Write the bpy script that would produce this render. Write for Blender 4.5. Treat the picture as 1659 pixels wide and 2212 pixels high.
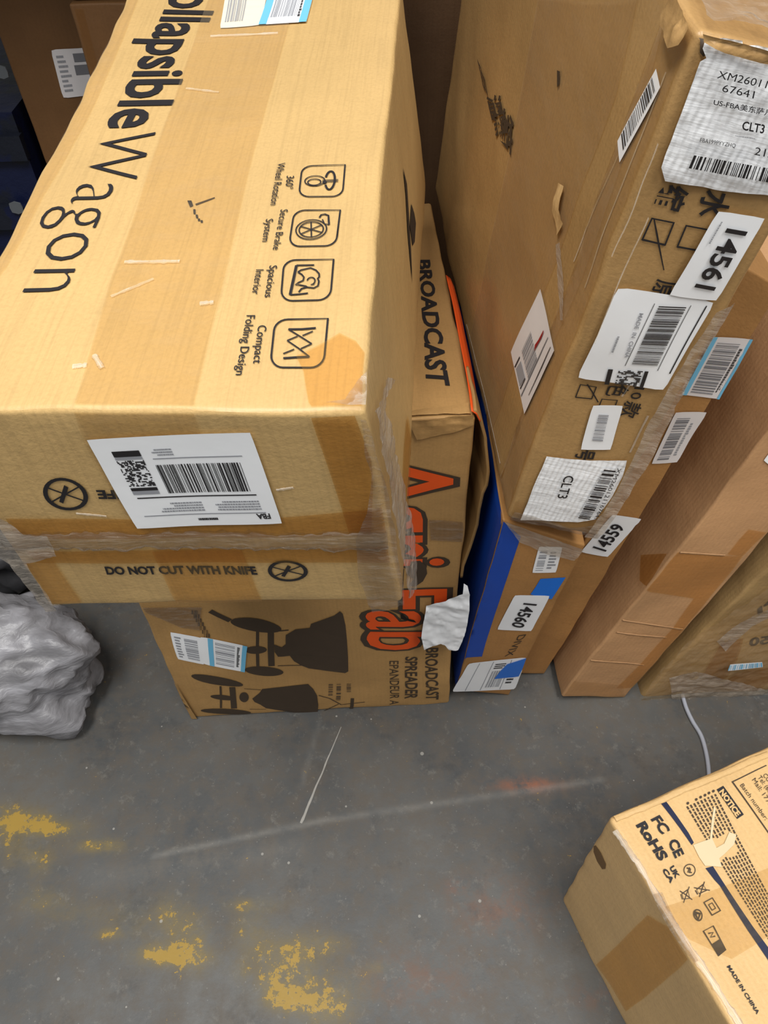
import bpy, bmesh, math, random
import numpy as np
from mathutils import Vector, noise
from mathutils.geometry import tessellate_polygon
for o in list(bpy.data.objects): bpy.data.objects.remove(o)
SC = bpy.context.scene
COL = SC.collection
noise.seed_set(11)
# ------------------------------------------------------------------ camera
IW, IH, FPX, PITCH, ROLL, CH = 1659, 2212, 1607.6, 0.8474, -0.0276, 1.5
def Rx(a): c,s=math.cos(a),math.sin(a); return np.array([[1,0,0],[0,c,-s],[0,s,c]])
def Ry(a): c,s=math.cos(a),math.sin(a); return np.array([[c,0,s],[0,1,0],[-s,0,c]])
def Rz(a): c,s=math.cos(a),math.sin(a); return np.array([[c,-s,0],[s,c,0],[0,0,1]])
CR = Rx(math.pi/2-PITCH) @ Rz(ROLL)
CP = np.array([0,0,CH])
cd = bpy.data.cameras.new('camera'); cam = bpy.data.objects.new('camera', cd); COL.objects.link(cam)
cd.sensor_fit = 'HORIZONTAL'; cd.sensor_width = 36; cd.lens = 36*FPX/IW; cd.clip_start = 0.02; cd.clip_end = 60
from mathutils import Matrix
M = Matrix([[*CR[i], CP[i]] for i in range(3)] + [[0,0,0,1]])
cam.matrix_world = M
SC.camera = cam
# ------------------------------------------------------------------ light
SC.view_settings.view_transform = 'Standard'; SC.view_settings.look = 'None'
SC.view_settings.gamma = 1; SC.view_settings.use_curve_mapping = False
SC.view_settings.exposure = 0.0
wd = bpy.data.worlds.new('world'); SC.world = wd; wd.use_nodes = True
wd.node_tree.nodes['Background'].inputs[0].default_value = (0.90,0.95,1.0,1)
wd.node_tree.nodes['Background'].inputs[1].default_value = 0.20
def area(name, loc, target, sx, sy, power, color=(1,1,1)):
    ld = bpy.data.lights.new(name, 'AREA'); ld.shape='RECTANGLE'; ld.size=sx; ld.size_y=sy; ld.energy=power; ld.color=color
    o = bpy.data.objects.new(name, ld); COL.objects.link(o); o.location=loc
    o.rotation_euler = (Vector(target)-Vector(loc)).to_track_quat('-Z','Y').to_euler(); return o
area('ceiling_lamp', (-1.0,-0.5,4.6), (-1.0,0.2,0), 0.9, 2.4, 160, (1.0,0.98,0.95))
area('ceiling_lamp', (1.3,-0.7,4.6), (1.1,0.2,0), 0.9, 2.4, 142, (1.0,0.98,0.95))
area('ceiling_lamp', (0.1,-2.6,4.0), (0,0.5,0.8), 0.5, 1.6, 28, (1.0,0.98,0.96))
# ------------------------------------------------------------------ pixel <-> world
def ray(p): return CR @ np.array([(p[0]-IW/2)/FPX, -(p[1]-IH/2)/FPX, -1.0])
def proj(P):
    q = CR.T @ (P-CP); return np.array([IW/2+FPX*q[0]/-q[2], IH/2-FPX*q[1]/-q[2]])
def hit(p, o, n):
    d = ray(p); return CP + d*(np.dot(o-CP, n)/np.dot(d, n))
Z3 = np.array([0,0,1.0])
def onfloor(p, z=0.0): return hit(p, np.array([0,0,z]), Z3)
def snap(P, a, b):
    """move P within the picture onto line a-b, keeping its depth"""
    p = proj(P); a=np.array(a,float); b=np.array(b,float); d=(b-a)/np.linalg.norm(b-a)
    q = a + d*np.dot(p-a, d); dep = -(CR.T@(P-CP))[2]; return CP + ray(q)*dep
# ------------------------------------------------------------------ materials
def mat(name):
    m = bpy.data.materials.new(name); m.use_nodes=True; nt=m.node_tree
    return m, nt, nt.nodes['Principled BSDF'], nt.nodes, nt.links
def lin(c):
    return tuple(((x/255)/12.92 if x/255<=0.04045 else ((x/255+0.055)/1.055)**2.4) for x in c)
def texco(N,L,scale=(1,1,1),uv=True,rot=(0,0,0)):
    t=N.new('ShaderNodeTexCoord'); m=N.new('ShaderNodeMapping'); m.inputs['Scale'].default_value=scale; m.inputs['Rotation'].default_value=rot
    L.new(t.outputs['UV' if uv else 'Object'], m.inputs[0]); return m.outputs[0]
def noise_n(N,L,vec,scale,detail=4,rough=.55):
    n=N.new('ShaderNodeTexNoise'); n.inputs['Scale'].default_value=scale; n.inputs['Detail'].default_value=detail; n.inputs['Roughness'].default_value=rough
    L.new(vec,n.inputs['Vector']); return n.outputs['Fac']
def ramp(N,L,fac,stops):
    r=N.new('ShaderNodeValToRGB'); e=r.color_ramp.elements
    while len(e)<len(stops): e.new(0.5)
    for i,(p,c) in enumerate(stops): e[i].position=p; e[i].color=(*c,1) if len(c)==3 else c
    L.new(fac,r.inputs[0]); return r.outputs[0]
def mixc(N,L,fac,a,b,mode='MIX'):
    m=N.new('ShaderNodeMix'); m.data_type='RGBA'; m.blend_type=mode
    for s,v in ((m.inputs[0],fac),(m.inputs[6],a),(m.inputs[7],b)):
        if hasattr(v,'is_output'): L.new(v,s)
        elif isinstance(v,(int,float)): s.default_value=v
        else: s.default_value=(*v,1)
    return m.outputs[2]
def math_n(N,L,op,a,b=0,clamp=False):
    m=N.new('ShaderNodeMath'); m.operation=op; m.use_clamp=clamp
    for s,v in ((m.inputs[0],a),(m.inputs[1],b)):
        if hasattr(v,'is_output'): L.new(v,s)
        else: s.default_value=v
    return m.outputs[0]
def bump(N,L,h,strength,dist,B):
    b=N.new('ShaderNodeBump'); b.inputs['Strength'].default_value=strength; b.inputs['Distance'].default_value=dist
    L.new(h,b.inputs['Height']); L.new(b.outputs[0],B.inputs['Normal']); return b
def cardboard(name, rgb, flute=0.4, rough=0.62, vary=0.16, coat=0.0):
    m,nt,B,N,L = mat(name); c=lin(rgb)
    uv=texco(N,L)
    big=noise_n(N,L,uv,5,5); fine=noise_n(N,L,uv,240,3)
    col=mixc(N,L,ramp(N,L,big,[(.3,(0,0,0)),(.7,(1,1,1))]),tuple(x*(1-vary) for x in c),tuple(min(1,x*(1+vary*.8)) for x in c))
    streak=noise_n(N,L,texco(N,L,(210,4,1)),1,3,.7)
    col=mixc(N,L,ramp(N,L,streak,[(.38,(flute*.5,)*3),(.52,(0,0,0))]),col,tuple(x*.62 for x in c))
    col=mixc(N,L,ramp(N,L,fine,[(.35,(.22,)*3),(.55,(0,0,0))]),col,tuple(x*.7 for x in c))
    blot=noise_n(N,L,uv,13,6,.7)
    col=mixc(N,L,ramp(N,L,blot,[(.60,(0,0,0)),(.78,(.35,)*3)]),col,tuple(x*.6 for x in c))
    L.new(col,B.inputs['Base Color'])
    B.inputs['Roughness'].default_value=rough; B.inputs['Specular IOR Level'].default_value=.35
    B.inputs['Coat Weight'].default_value=coat; B.inputs['Coat Roughness'].default_value=.22
    w=N.new('ShaderNodeTexWave'); w.inputs['Scale'].default_value=38; w.inputs['Distortion'].default_value=.6; L.new(uv,w.inputs[0])
    h=math_n(N,L,'ADD',math_n(N,L,'MULTIPLY',w.outputs['Fac'],.10),math_n(N,L,'MULTIPLY',noise_n(N,L,uv,16,7,.6),1.6))
    h=math_n(N,L,'ADD',h,math_n(N,L,'MULTIPLY',fine,.25))
    bump(N,L,h,.5,.0022,B); return m
def flat(name, rgb, rough=.6, vary=0.0, spec=.3, metal=0, bumpamt=0, bscale=60):
    m,nt,B,N,L = mat(name); c=lin(rgb); B.inputs['Roughness'].default_value=rough; B.inputs['Specular IOR Level'].default_value=spec
    B.inputs['Metallic'].default_value=metal
    uv=texco(N,L,uv=False); f=noise_n(N,L,uv,35,5)
    L.new(mixc(N,L,f,tuple(x*(1-vary) for x in c),tuple(min(1,x*(1+vary)) for x in c)),B.inputs['Base Color'])
    if bumpamt: bump(N,L,noise_n(N,L,uv,bscale,6),bumpamt,.003,B)
    return m
def tape_mat(name, tint, gloss=.16, rough=.14, body=(200,190,170), stretch=(3,26,1), bstr=.35, streakamt=.0, cap=.22):
    m,nt,B,N,L = mat(name); out=N['Material Output']
    B.inputs['Base Color'].default_value=(*lin(body),1); B.inputs['Roughness'].default_value=rough; B.inputs['Specular IOR Level'].default_value=.8
    uv=texco(N,L,stretch); n1=noise_n(N,L,uv,6,6,.62); bump(N,L,n1,bstr,.004,B)
    T=N.new('ShaderNodeBsdfTransparent'); T.inputs[0].default_value=(*lin(tint),1)
    mx=N.new('ShaderNodeMixShader'); fr=N.new('ShaderNodeFresnel'); fr.inputs[0].default_value=1.45
    f=math_n(N,L,'MINIMUM',math_n(N,L,'ADD',math_n(N,L,'MULTIPLY',fr.outputs[0],.6),gloss),cap)
    if streakamt:
        f=math_n(N,L,'ADD',f,math_n(N,L,'MULTIPLY',ramp(N,L,n1,[(.48,(0,0,0)),(.66,(1,1,1))]),streakamt),True)
    L.new(f,mx.inputs[0]); L.new(T.outputs[0],mx.inputs[1]); L.new(B.outputs[0],mx.inputs[2]); L.new(mx.outputs[0],out.inputs['Surface'])
    return m
def paper(name, rgb=(248,250,252), wrinkle=0.0, rough=.42):
    m,nt,B,N,L = mat(name); B.inputs['Roughness'].default_value=rough; B.inputs['Specular IOR Level'].default_value=.4
    c=lin(rgb); uv=texco(N,L); f=noise_n(N,L,uv,14,5)
    L.new(mixc(N,L,f,tuple(x*.93 for x in c),c),B.inputs['Base Color'])
    h=noise_n(N,L,texco(N,L,(4,30,1)),4,5) if wrinkle else noise_n(N,L,uv,18,4)
    if wrinkle:
        w=N.new('ShaderNodeTexWave'); w.inputs['Scale'].default_value=44; w.inputs['Distortion'].default_value=2.0; L.new(texco(N,L,rot=(0,0,.05)),w.inputs[0])
        h=math_n(N,L,'ADD',math_n(N,L,'MULTIPLY',w.outputs['Fac'],.55),h)
    bump(N,L,h,.25+wrinkle,.002,B); return m
INK=flat('ink_black',(38,36,38),.55); INKB=flat('ink_brown',(66,54,42),.6,.12); INKG=flat('ink_grey',(118,118,122),.55)
ORANGE=flat('ink_orange',(222,84,28),.55,.08); WHITE=paper('label_paper'); WHITEW=paper('label_paper_wrinkled',(248,250,252),.35)
WHITED=paper('label_paper_dull',(226,222,222)); CYAN=flat('ink_sky_blue',(112,186,222),.45); NAVY=flat('ink_navy',(30,36,62),.5)
BLUE=flat('blue_print',(24,72,170),.4,.1); BLUET=flat('blue_tape',(30,112,214),.35,.06); RED=flat('ink_red',(150,24,30),.5)
GREYP=flat('ink_soft_grey',(150,152,158),.5)
TAPE=tape_mat('amber_tape',(250,236,208),.04,.2,(225,195,150)); TAPED=tape_mat('dark_amber_tape',(240,222,188),.04,.2,(205,165,110))
FILM=tape_mat('clear_film',(232,228,224),.05,.12,(200,190,176),(5,22,1),.75,.16,.34)
FILMC=tape_mat('clear_tape',(248,243,232),.015,.16,(215,195,165),(3,7,1),.25,.04,.14)
CREASE=tape_mat('tape_crease_glint',(255,252,245),.22,.25,(255,248,235),(4,9,1),.3,.3,.6)  # near-white body paints the bright glint along tape and film wrinkles
CB_W=cardboard('cardboard_golden',(196,163,108),.45,.5,.07,.12); CB_S=cardboard('cardboard_tan',(174,136,84),.25)
CB_X=cardboard('cardboard_olive',(172,136,86),.2,.5,.10,.25); CB_E=cardboard('cardboard_pink_tan',(186,144,102),.15)
CB_C=cardboard('cardboard_brown',(170,124,72),.2); CB_G=cardboard('cardboard_pale',(208,172,118),.12,.5,.06,.15)
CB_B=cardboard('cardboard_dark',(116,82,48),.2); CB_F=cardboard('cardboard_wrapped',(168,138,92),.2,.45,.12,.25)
DARK=flat('dark_interior',(26,20,15),.9)
# ------------------------------------------------------------------ object helpers
def link_mesh(name, verts, faces, m, parent=None, uvs=None, smooth=False):
    me=bpy.data.meshes.new(name)
    if parent is not None:
        l=np.array(parent.location)+(np.array(parent.parent.location) if parent.parent else 0); verts=[tuple(np.array(v)-l) for v in verts]
    me.from_pydata([tuple(v) for v in verts],[],faces); me.materials.append(m)
    if uvs is not None:
        ul=me.uv_layers.new(name='UVMap')
        idx=np.empty(len(me.loops),dtype=np.int32); me.loops.foreach_get('vertex_index',idx)
        ul.data.foreach_set('uv',np.array(uvs,dtype=np.float32)[idx].ravel())
    if smooth: me.polygons.foreach_set('use_smooth',[True]*len(me.polygons))
    me.update(); o=bpy.data.objects.new(name,me); COL.objects.link(o)
    if parent is not None: o.parent=parent
    return o
def tag(o,label=None,cat=None,group=None,kind=None):
    if label: o['label']=label
    if cat: o['category']=cat
    if group: o['group']=group
    if kind: o['kind']=kind
    return o
def thing(name,label,cat,loc,group=None):
    o=bpy.data.objects.new(name,None); COL.objects.link(o); o.location=tuple(loc); o.empty_display_size=.05
    return tag(o,label,cat,group)
def nvec(p,s,seed):
    v=noise.noise_vector(Vector((p[0]*s+seed,p[1]*s+seed*1.7,p[2]*s-seed))); return np.array(v)
def axis_grid(L,r,step):
    if L<=2.2*r: return [0,1]
    k=max(2,int(round((L-2*r)/step)))
    return sorted(set([0,.3*r/L,.65*r/L,r/L]+[(r+(L-2*r)*i/k)/L for i in range(1,k)]+[1-r/L,1-.65*r/L,1-.3*r/L,1]))
class Carton:
    """A worn cuboid given by its 8 corners; everything stuck to or printed on it follows its dents."""
    def __init__(s, c8, seed, name, label, material, r=.004, amp=.003, fine=.0012, step=.012, edge=.002, body_name='carton_body',cat='box'):
        s.c=c8; s.seed=seed; s.r=r; s.amp=amp; s.fine=fine; s.edge=edge
        g=lambda a,b: np.linalg.norm(c8[a]-c8[b])
        s.d=np.array([(g((0,0,0),(1,0,0))+g((0,0,1),(1,0,1)))/2,(g((0,0,0),(0,1,0))+g((1,0,1),(1,1,1)))/2,(g((0,0,0),(0,0,1))+g((1,0,0),(1,0,1)))/2])
        low=sum(c8[k] for k in c8 if k[2]==0)/4
        s.root=thing(name,label,cat,low)
        V=[];F=[];U=[];key={}
        gr=[axis_grid(s.d[i],r,step) for i in range(3)]
        def vid(u,v,w,uv):
            k=(round(u,5),round(v,5),round(w,5),uv[2])
            if k not in key: key[k]=len(V); V.append(s.P(u,v,w)); U.append(uv[:2])
            return key[k]
        for ax in range(3):
            a,b=[i for i in range(3) if i!=ax]
            for side in (0,1):
                for i in range(len(gr[a])-1):
                    for j in range(len(gr[b])-1):
                        q=[]
                        for (ii,jj) in ((i,j),(i+1,j),(i+1,j+1),(i,j+1)):
                            t=[0,0,0]; t[ax]=side; t[a]=gr[a][ii]; t[b]=gr[b][jj]
                            q.append(vid(*t,(t[a]*s.d[a],t[b]*s.d[b]+side*.37+ax*1.3,(ax,side))))
                        flip=(side==1)==(ax==1)
                        F.append(q[::-1] if flip else q)
        s.body=link_mesh(body_name,V,F,material,s.root,U,True)
    def tri(s,u,v,w):
        c=s.c; r=0
        for i in (0,1):
            for j in (0,1):
                for k in (0,1):
                    r=r+c[(i,j,k)]*(u if i else 1-u)*(v if j else 1-v)*(w if k else 1-w)
        return r
    def P(s,u,v,w,rounding=True):
        L=np.array([u,v,w])*s.d
        if rounding and all(-1e-9<=x<=1+1e-9 for x in (u,v,w)):
            q=np.clip(L,s.r,s.d-s.r); e=L-q; n=np.linalg.norm(e)
            if n>s.r: L=q+e/n*s.r
        p=s.tri(*(L/s.d))
        cl=np.clip(np.array([u,v,w]),0,1); dist=sorted(min(cl[i],1-cl[i])*s.d[i] for i in range(3))[1]
        k=math.exp(-dist/.012)*s.edge
        Lp=np.array([u,v,w])*s.d
        return p+nvec(Lp,3.2,s.seed)*s.amp+nvec(Lp,11,s.seed+9)*s.fine+nvec(Lp,20,s.seed+5)*k*.6
    def uvw(s,face,a,b):
        return {'front':(a,0,b),'top':(a,b,1),'left':(0,a,b),'right':(1,a,b)}[face]
    def normal(s,face):
        P=s.tri
        if face=='front': n=np.cross(P(1,0,.5)-P(0,0,.5),P(.5,0,1)-P(.5,0,0))
        if face=='top': n=np.cross(P(1,.5,1)-P(0,.5,1),P(.5,1,1)-P(.5,0,1))
        if face=='left': n=np.cross(P(0,0,.5)-P(0,1,.5),P(0,.5,1)-P(0,.5,0))
        if face=='right': n=np.cross(P(1,1,.5)-P(1,0,.5),P(1,.5,1)-P(1,.5,0))
        return n/np.linalg.norm(n)
    def S(s,face,a,b,off=0.0): return s.P(*s.uvw(face,a,b))+s.normal(face)*off
    def inv(s,face,px):
        px=np.array(px,float); n=s.normal(face); o=s.tri(*s.uvw(face,.5,.5))
        x=np.array([.5,.3])
        for it in range(30):
            f=proj(s.tri(*s.uvw(face,*x)))-px
            J=np.array([(proj(s.tri(*s.uvw(face,*(x+e))))-px-f)/1e-4 for e in (np.array([1e-4,0]),np.array([0,1e-4]))]).T
            dx=np.linalg.solve(J,-f); m=np.abs(dx).max()
            if m>.5: dx*=.5/m
            x=x+dx
            if m<1e-7: break
        return x
class Frame:
    """A rectangle on a carton's face given by its own corners TL,TR,BR,BL; local x,y in 0..1."""
    def __init__(s,c,face,quad,off=.0008):
        s.c=c; s.face=face; s.off=off; s.q=[c.inv(face,p) for p in quad]
        d=[x*1.0 for x in s.q]
        P=lambda st: c.tri(*c.uvw(face,*st))
        s.wx=(np.linalg.norm(P(d[0])-P(d[1]))+np.linalg.norm(P(d[3])-P(d[2])))/2
        s.hy=(np.linalg.norm(P(d[0])-P(d[3]))+np.linalg.norm(P(d[1])-P(d[2])))/2
    def st(s,x,y):
        TL,TR,BR,BL=s.q; return BL*(1-x)*(1-y)+BR*x*(1-y)+TR*x*y+TL*(1-x)*y
    def at(s,x,y,extra=0.0):
        st=s.st(x,y); return s.c.S(s.face,st[0],st[1],s.off+extra)
class Ink:
    """Collects printed shapes in a frame and makes ONE mesh of them."""
    def __init__(s,fr,extra=0.0005): s.f=fr; s.V=[];s.F=[];s.U=[];s.e=extra
    def add(s,pts,faces):
        n=len(s.V)
        for (x,y) in pts: s.V.append(s.f.at(x,y,s.e)); s.U.append((x*s.f.wx,y*s.f.hy))
        s.F+= [[i+n for i in f] for f in faces]
    def rect(s,x0,y0,x1,y1,mx=.012):
        nx=max(1,int(abs(x1-x0)*s.f.wx/mx)); ny=max(1,int(abs(y1-y0)*s.f.hy/mx))
        pts=[(x0+(x1-x0)*i/nx,y0+(y1-y0)*j/ny) for j in range(ny+1) for i in range(nx+1)]
        fs=[[j*(nx+1)+i,j*(nx+1)+i+1,(j+1)*(nx+1)+i+1,(j+1)*(nx+1)+i] for j in range(ny) for i in range(nx)]
        s.add(pts,fs); return s
    def stroke(s,pts,w,closed=False):
        W,H=s.f.wx,s.f.hy; P=[np.array([x*W,y*H]) for x,y in pts]
        if closed: P=P+[P[0],P[1]]
        out=[]
        for i,p in enumerate(P):
            a=P[max(0,i-1)]; b=P[min(len(P)-1,i+1)]; d=b-a; n=np.linalg.norm(d) or 1; d=d/n; nn=np.array([-d[1],d[0]])*w/2
            out+=[(p+nn),(p-nn)]
        s.add([(q[0]/W,q[1]/H) for q in out],[[2*i,2*i+1,2*i+3,2*i+2] for i in range(len(P)-1)]); return s
    def poly(s,pts):
        t=tessellate_polygon([[Vector((x,y,0)) for x,y in pts]]); s.add(pts,[list(f) for f in t]); return s
    def ell(s,cx,cy,rx,ry,w=None,a0=0,a1=360,rot=0,n=28):
        r=math.radians(rot); P=[]
        for i in range(n+1):
            a=math.radians(a0+(a1-a0)*i/n); x=rx*math.cos(a); y=ry*math.sin(a); P.append((cx+x*math.cos(r)-y*math.sin(r),cy+x*math.sin(r)+y*math.cos(r)))
        return s.poly(P[:-1]) if w is None else s.stroke(P,w)
    def text(s,t,x0=0,y0=0,x1=1,y1=1,bold=0.0,keep=False,sub=.02):
        pts,fs,bw,bh=glyphs(t,bold); sx=(x1-x0)/bw; sy=(y1-y0)/bh
        s.add([(x0+p[0]*sx,y0+p[1]*sy) for p in pts],fs); return s
    def bars(s,x0,y0,x1,y1,seed=1,n=60,vert=True,dens=.5):
        rd=random.Random(seed); w=[rd.choice([1,1,2,3]) for _ in range(n)]; T=sum(w); a=0
        for i,k in enumerate(w):
            if i%2==0:
                p,q=a/T,(a+k)/T
                if vert: s.rect(x0+(x1-x0)*p,y0,x0+(x1-x0)*q,y1,.02)
                else: s.rect(x0,y0+(y1-y0)*p,x1,y0+(y1-y0)*q,.02)
            a+=k
        return s
    def dots(s,x0,y0,x1,y1,nx,ny,seed=1):
        rd=random.Random(seed)
        for j in range(ny):
            i=0
            while i<nx:
                k=rd.choice([1,1,2,3])
                if rd.random()<.52: s.rect(x0+(x1-x0)*i/nx,y0+(y1-y0)*j/ny,x0+(x1-x0)*min(nx,i+k)/nx,y0+(y1-y0)*(j+.92)/ny,1)
                i+=k
        return s
    def lines(s,x0,y0,x1,y1,rows,seed=1,fill=.55):
        """small unreadable print: dashes"""
        rd=random.Random(seed)
        for r in range(rows):
            y=y1-(y1-y0)*(r+.5)/rows; x=x0; end=x0+(x1-x0)*rd.uniform(.55,1)
            while x<end:
                w=rd.uniform(.02,.07)*(x1-x0); s.rect(x,y-(y1-y0)/rows*fill/2,min(end,x+w),y+(y1-y0)/rows*fill/2,1); x+=w+.012*(x1-x0)
        return s
    def done(s,name,m,parent,label=None):
        o=link_mesh(name,s.V,s.F,m,parent,s.U,False)
        if label: o['label']=label
        if name in ('small_print','rule_lines','fine_print','barcode','stacked_code','print_block'): o['kind']='stuff'
        return o
_gc={}
def glyphs(t,bold):
    k=(t,bold)
    if k in _gc: return _gc[k]
    cu=bpy.data.curves.new('t','FONT'); cu.body=t; cu.size=1; cu.offset=bold; cu.resolution_u=3
    ob=bpy.data.objects.new('t',cu); COL.objects.link(ob); bpy.context.view_layer.update()
    me=bpy.data.meshes.new_from_object(ob.evaluated_get(bpy.context.evaluated_depsgraph_get()))
    bm=bmesh.new(); bm.from_mesh(me)
    bmesh.ops.triangulate(bm,faces=bm.faces)
    for _ in range(2):
        es=[e for e in bm.edges if e.calc_length()>.22]
        if es: bmesh.ops.subdivide_edges(bm,edges=es,cuts=1); bmesh.ops.triangulate(bm,faces=bm.faces)
    pts=[(v.co.x,v.co.y) for v in bm.verts]; bm.verts.ensure_lookup_table()
    fs=[[v.index for v in f.verts] for f in bm.faces]; bm.free()
    bpy.data.objects.remove(ob); bpy.data.curves.remove(cu); bpy.data.meshes.remove(me)
    if not pts: pts=[(0,0),(1,0),(0,1)]; fs=[]
    xs=[p[0] for p in pts]; x0,x1=min(xs),max(xs); H=.73 if all(ord(c)<0x2000 for c in t) else .86
    b=0 if H==.73 else -.10
    _gc[k]=([(p[0]-x0,p[1]-b) for p in pts],fs,x1-x0,H); return _gc[k]
def textpx(c,face,t,p0,p1,h,h1=None,m=None,name='lettering',parent=None,bold=0.0,off=.0008,label=None):
    h1=h1 or h; q=[(p0[0]+h[0],p0[1]+h[1]),(p1[0]+h1[0],p1[1]+h1[1]),p1,p0]
    return Ink(Frame(c,face,q,off)).text(t,bold=bold).done(name,m or INK,parent or c.root,label)
def polypx(c,face,pts,m,name,parent=None,off=.0012,label=None,n=14):
    """polygon given by picture points on a face, meshed finely so that it follows dents"""
    st=[c.inv(face,p) for p in pts]; bm=bmesh.new()
    vs=[bm.verts.new((a*c.d[0 if face in('front','top') else 1],b*c.d[2 if face!='top' else 1],0)) for a,b in st]
    bm.faces.new(vs); bmesh.ops.triangulate(bm,faces=bm.faces)
    for _ in range(6):
        es=[e for e in bm.edges if e.calc_length()>.022]
        if not es: break
        bmesh.ops.subdivide_edges(bm,edges=es,cuts=1); bmesh.ops.triangulate(bm,faces=bm.faces)
    dx=c.d[0 if face in('front','top') else 1]; dy=c.d[2 if face!='top' else 1]
    V=[c.S(face,min(.994,max(.006,v.co.x/dx)),min(.994,max(.006,v.co.y/dy)),off) for v in bm.verts]; U=[(v.co.x,v.co.y) for v in bm.verts]
    F=[[v.index for v in f.verts] for f in bm.faces]; bm.free()
    if F:
        a,b,d=[V[i] for i in F[0]]
        if np.dot(np.cross(b-a,d-a),c.normal(face))<0: F=[f[::-1] for f in F]
    o=link_mesh(name,V,F,m,parent or c.root,U,True)
    if label: o['label']=label
    return o
def sticker(c,face,quad,m=WHITE,name='sticker',off=.0010,label=None,corner=.06,thick=.0004):
    fr=Frame(c,face,quad,off); nx=max(4,int(fr.wx/.010)); ny=max(4,int(fr.hy/.010))
    V=[];U=[];F=[]
    for j in range(ny+1):
        for i in range(nx+1):
            x,y=i/nx,j/ny
            # rounded corners
            rx=corner*min(fr.wx,fr.hy)/fr.wx; ry=corner*min(fr.wx,fr.hy)/fr.hy
            cx=min(max(x,rx),1-rx); cy=min(max(y,ry),1-ry); ex,ey=(x-cx)/rx if rx else 0,(y-cy)/ry if ry else 0
            l=math.hypot(ex,ey)
            if l>1: x,y=cx+ex/l*rx,cy+ey/l*ry
            V.append(fr.at(x,y)); U.append((x*fr.wx,y*fr.hy))
    F=[[j*(nx+1)+i,j*(nx+1)+i+1,(j+1)*(nx+1)+i+1,(j+1)*(nx+1)+i] for j in range(ny) for i in range(nx)]
    o=link_mesh(name,V,F,m,c.root,U,True)
    if label: o['label']=label
    return o,fr
def ship_label(c,face,quad,seed,m=WHITE,off=.0010,label=None):
    """shipping label, own orientation: heading top, big barcode, stacked code at the right end"""
    o,fr=sticker(c,face,quad,m,'shipping_label',off,label,.01)
    I=Ink(fr); I.bars(.13,.29,.67,.60,seed,90); I.rect(.10,.635,.88,.648); I.done('barcode',INK,o)
    I=Ink(fr); I.rect(.72,.13,.89,.19); I.rect(.72,.525,.89,.56); I.dots(.72,.23,.89,.51,26,20,seed); I.done('stacked_code',INK,o)
    I=Ink(fr); I.rect(.08,.845,.90,.855); I.rect(.10,.22,.66,.23); I.rect(.72,.195,.89,.22); I.rect(.72,.565,.89,.60); I.done('rule_lines',GREYP,o)
    I=Ink(fr); I.lines(.10,.70,.40,.82,4,seed+1); I.lines(.48,.70,.78,.82,4,seed+2); I.lines(.52,.12,.66,.20,3,seed+4); I.done('small_print',GREYP,o)
    return o,fr
# ------------------------------------------------------------------ corner tables (from the fitted perspective)
def hexa(R,o,depth,px,back_snap={},zshift=None):
    """front face corners from picture points on plane (o,R y-axis); back corners follow the depth axis"""
    n=R[:,1]; c={}
    for k,p in px.items(): c[k]=hit(p,o,n)
    for (i,_,k) in list(c):
        P=c[(i,0,k)]+n*depth; key=(i,1,k)
        if key in back_snap: P=snap(P,*back_snap[key])
        c[key]=P
    return c
r_=math.radians
def rot(yaw,lean,back): return Rz(r_(yaw))@Ry(r_(lean))@Rx(r_(back))
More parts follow.
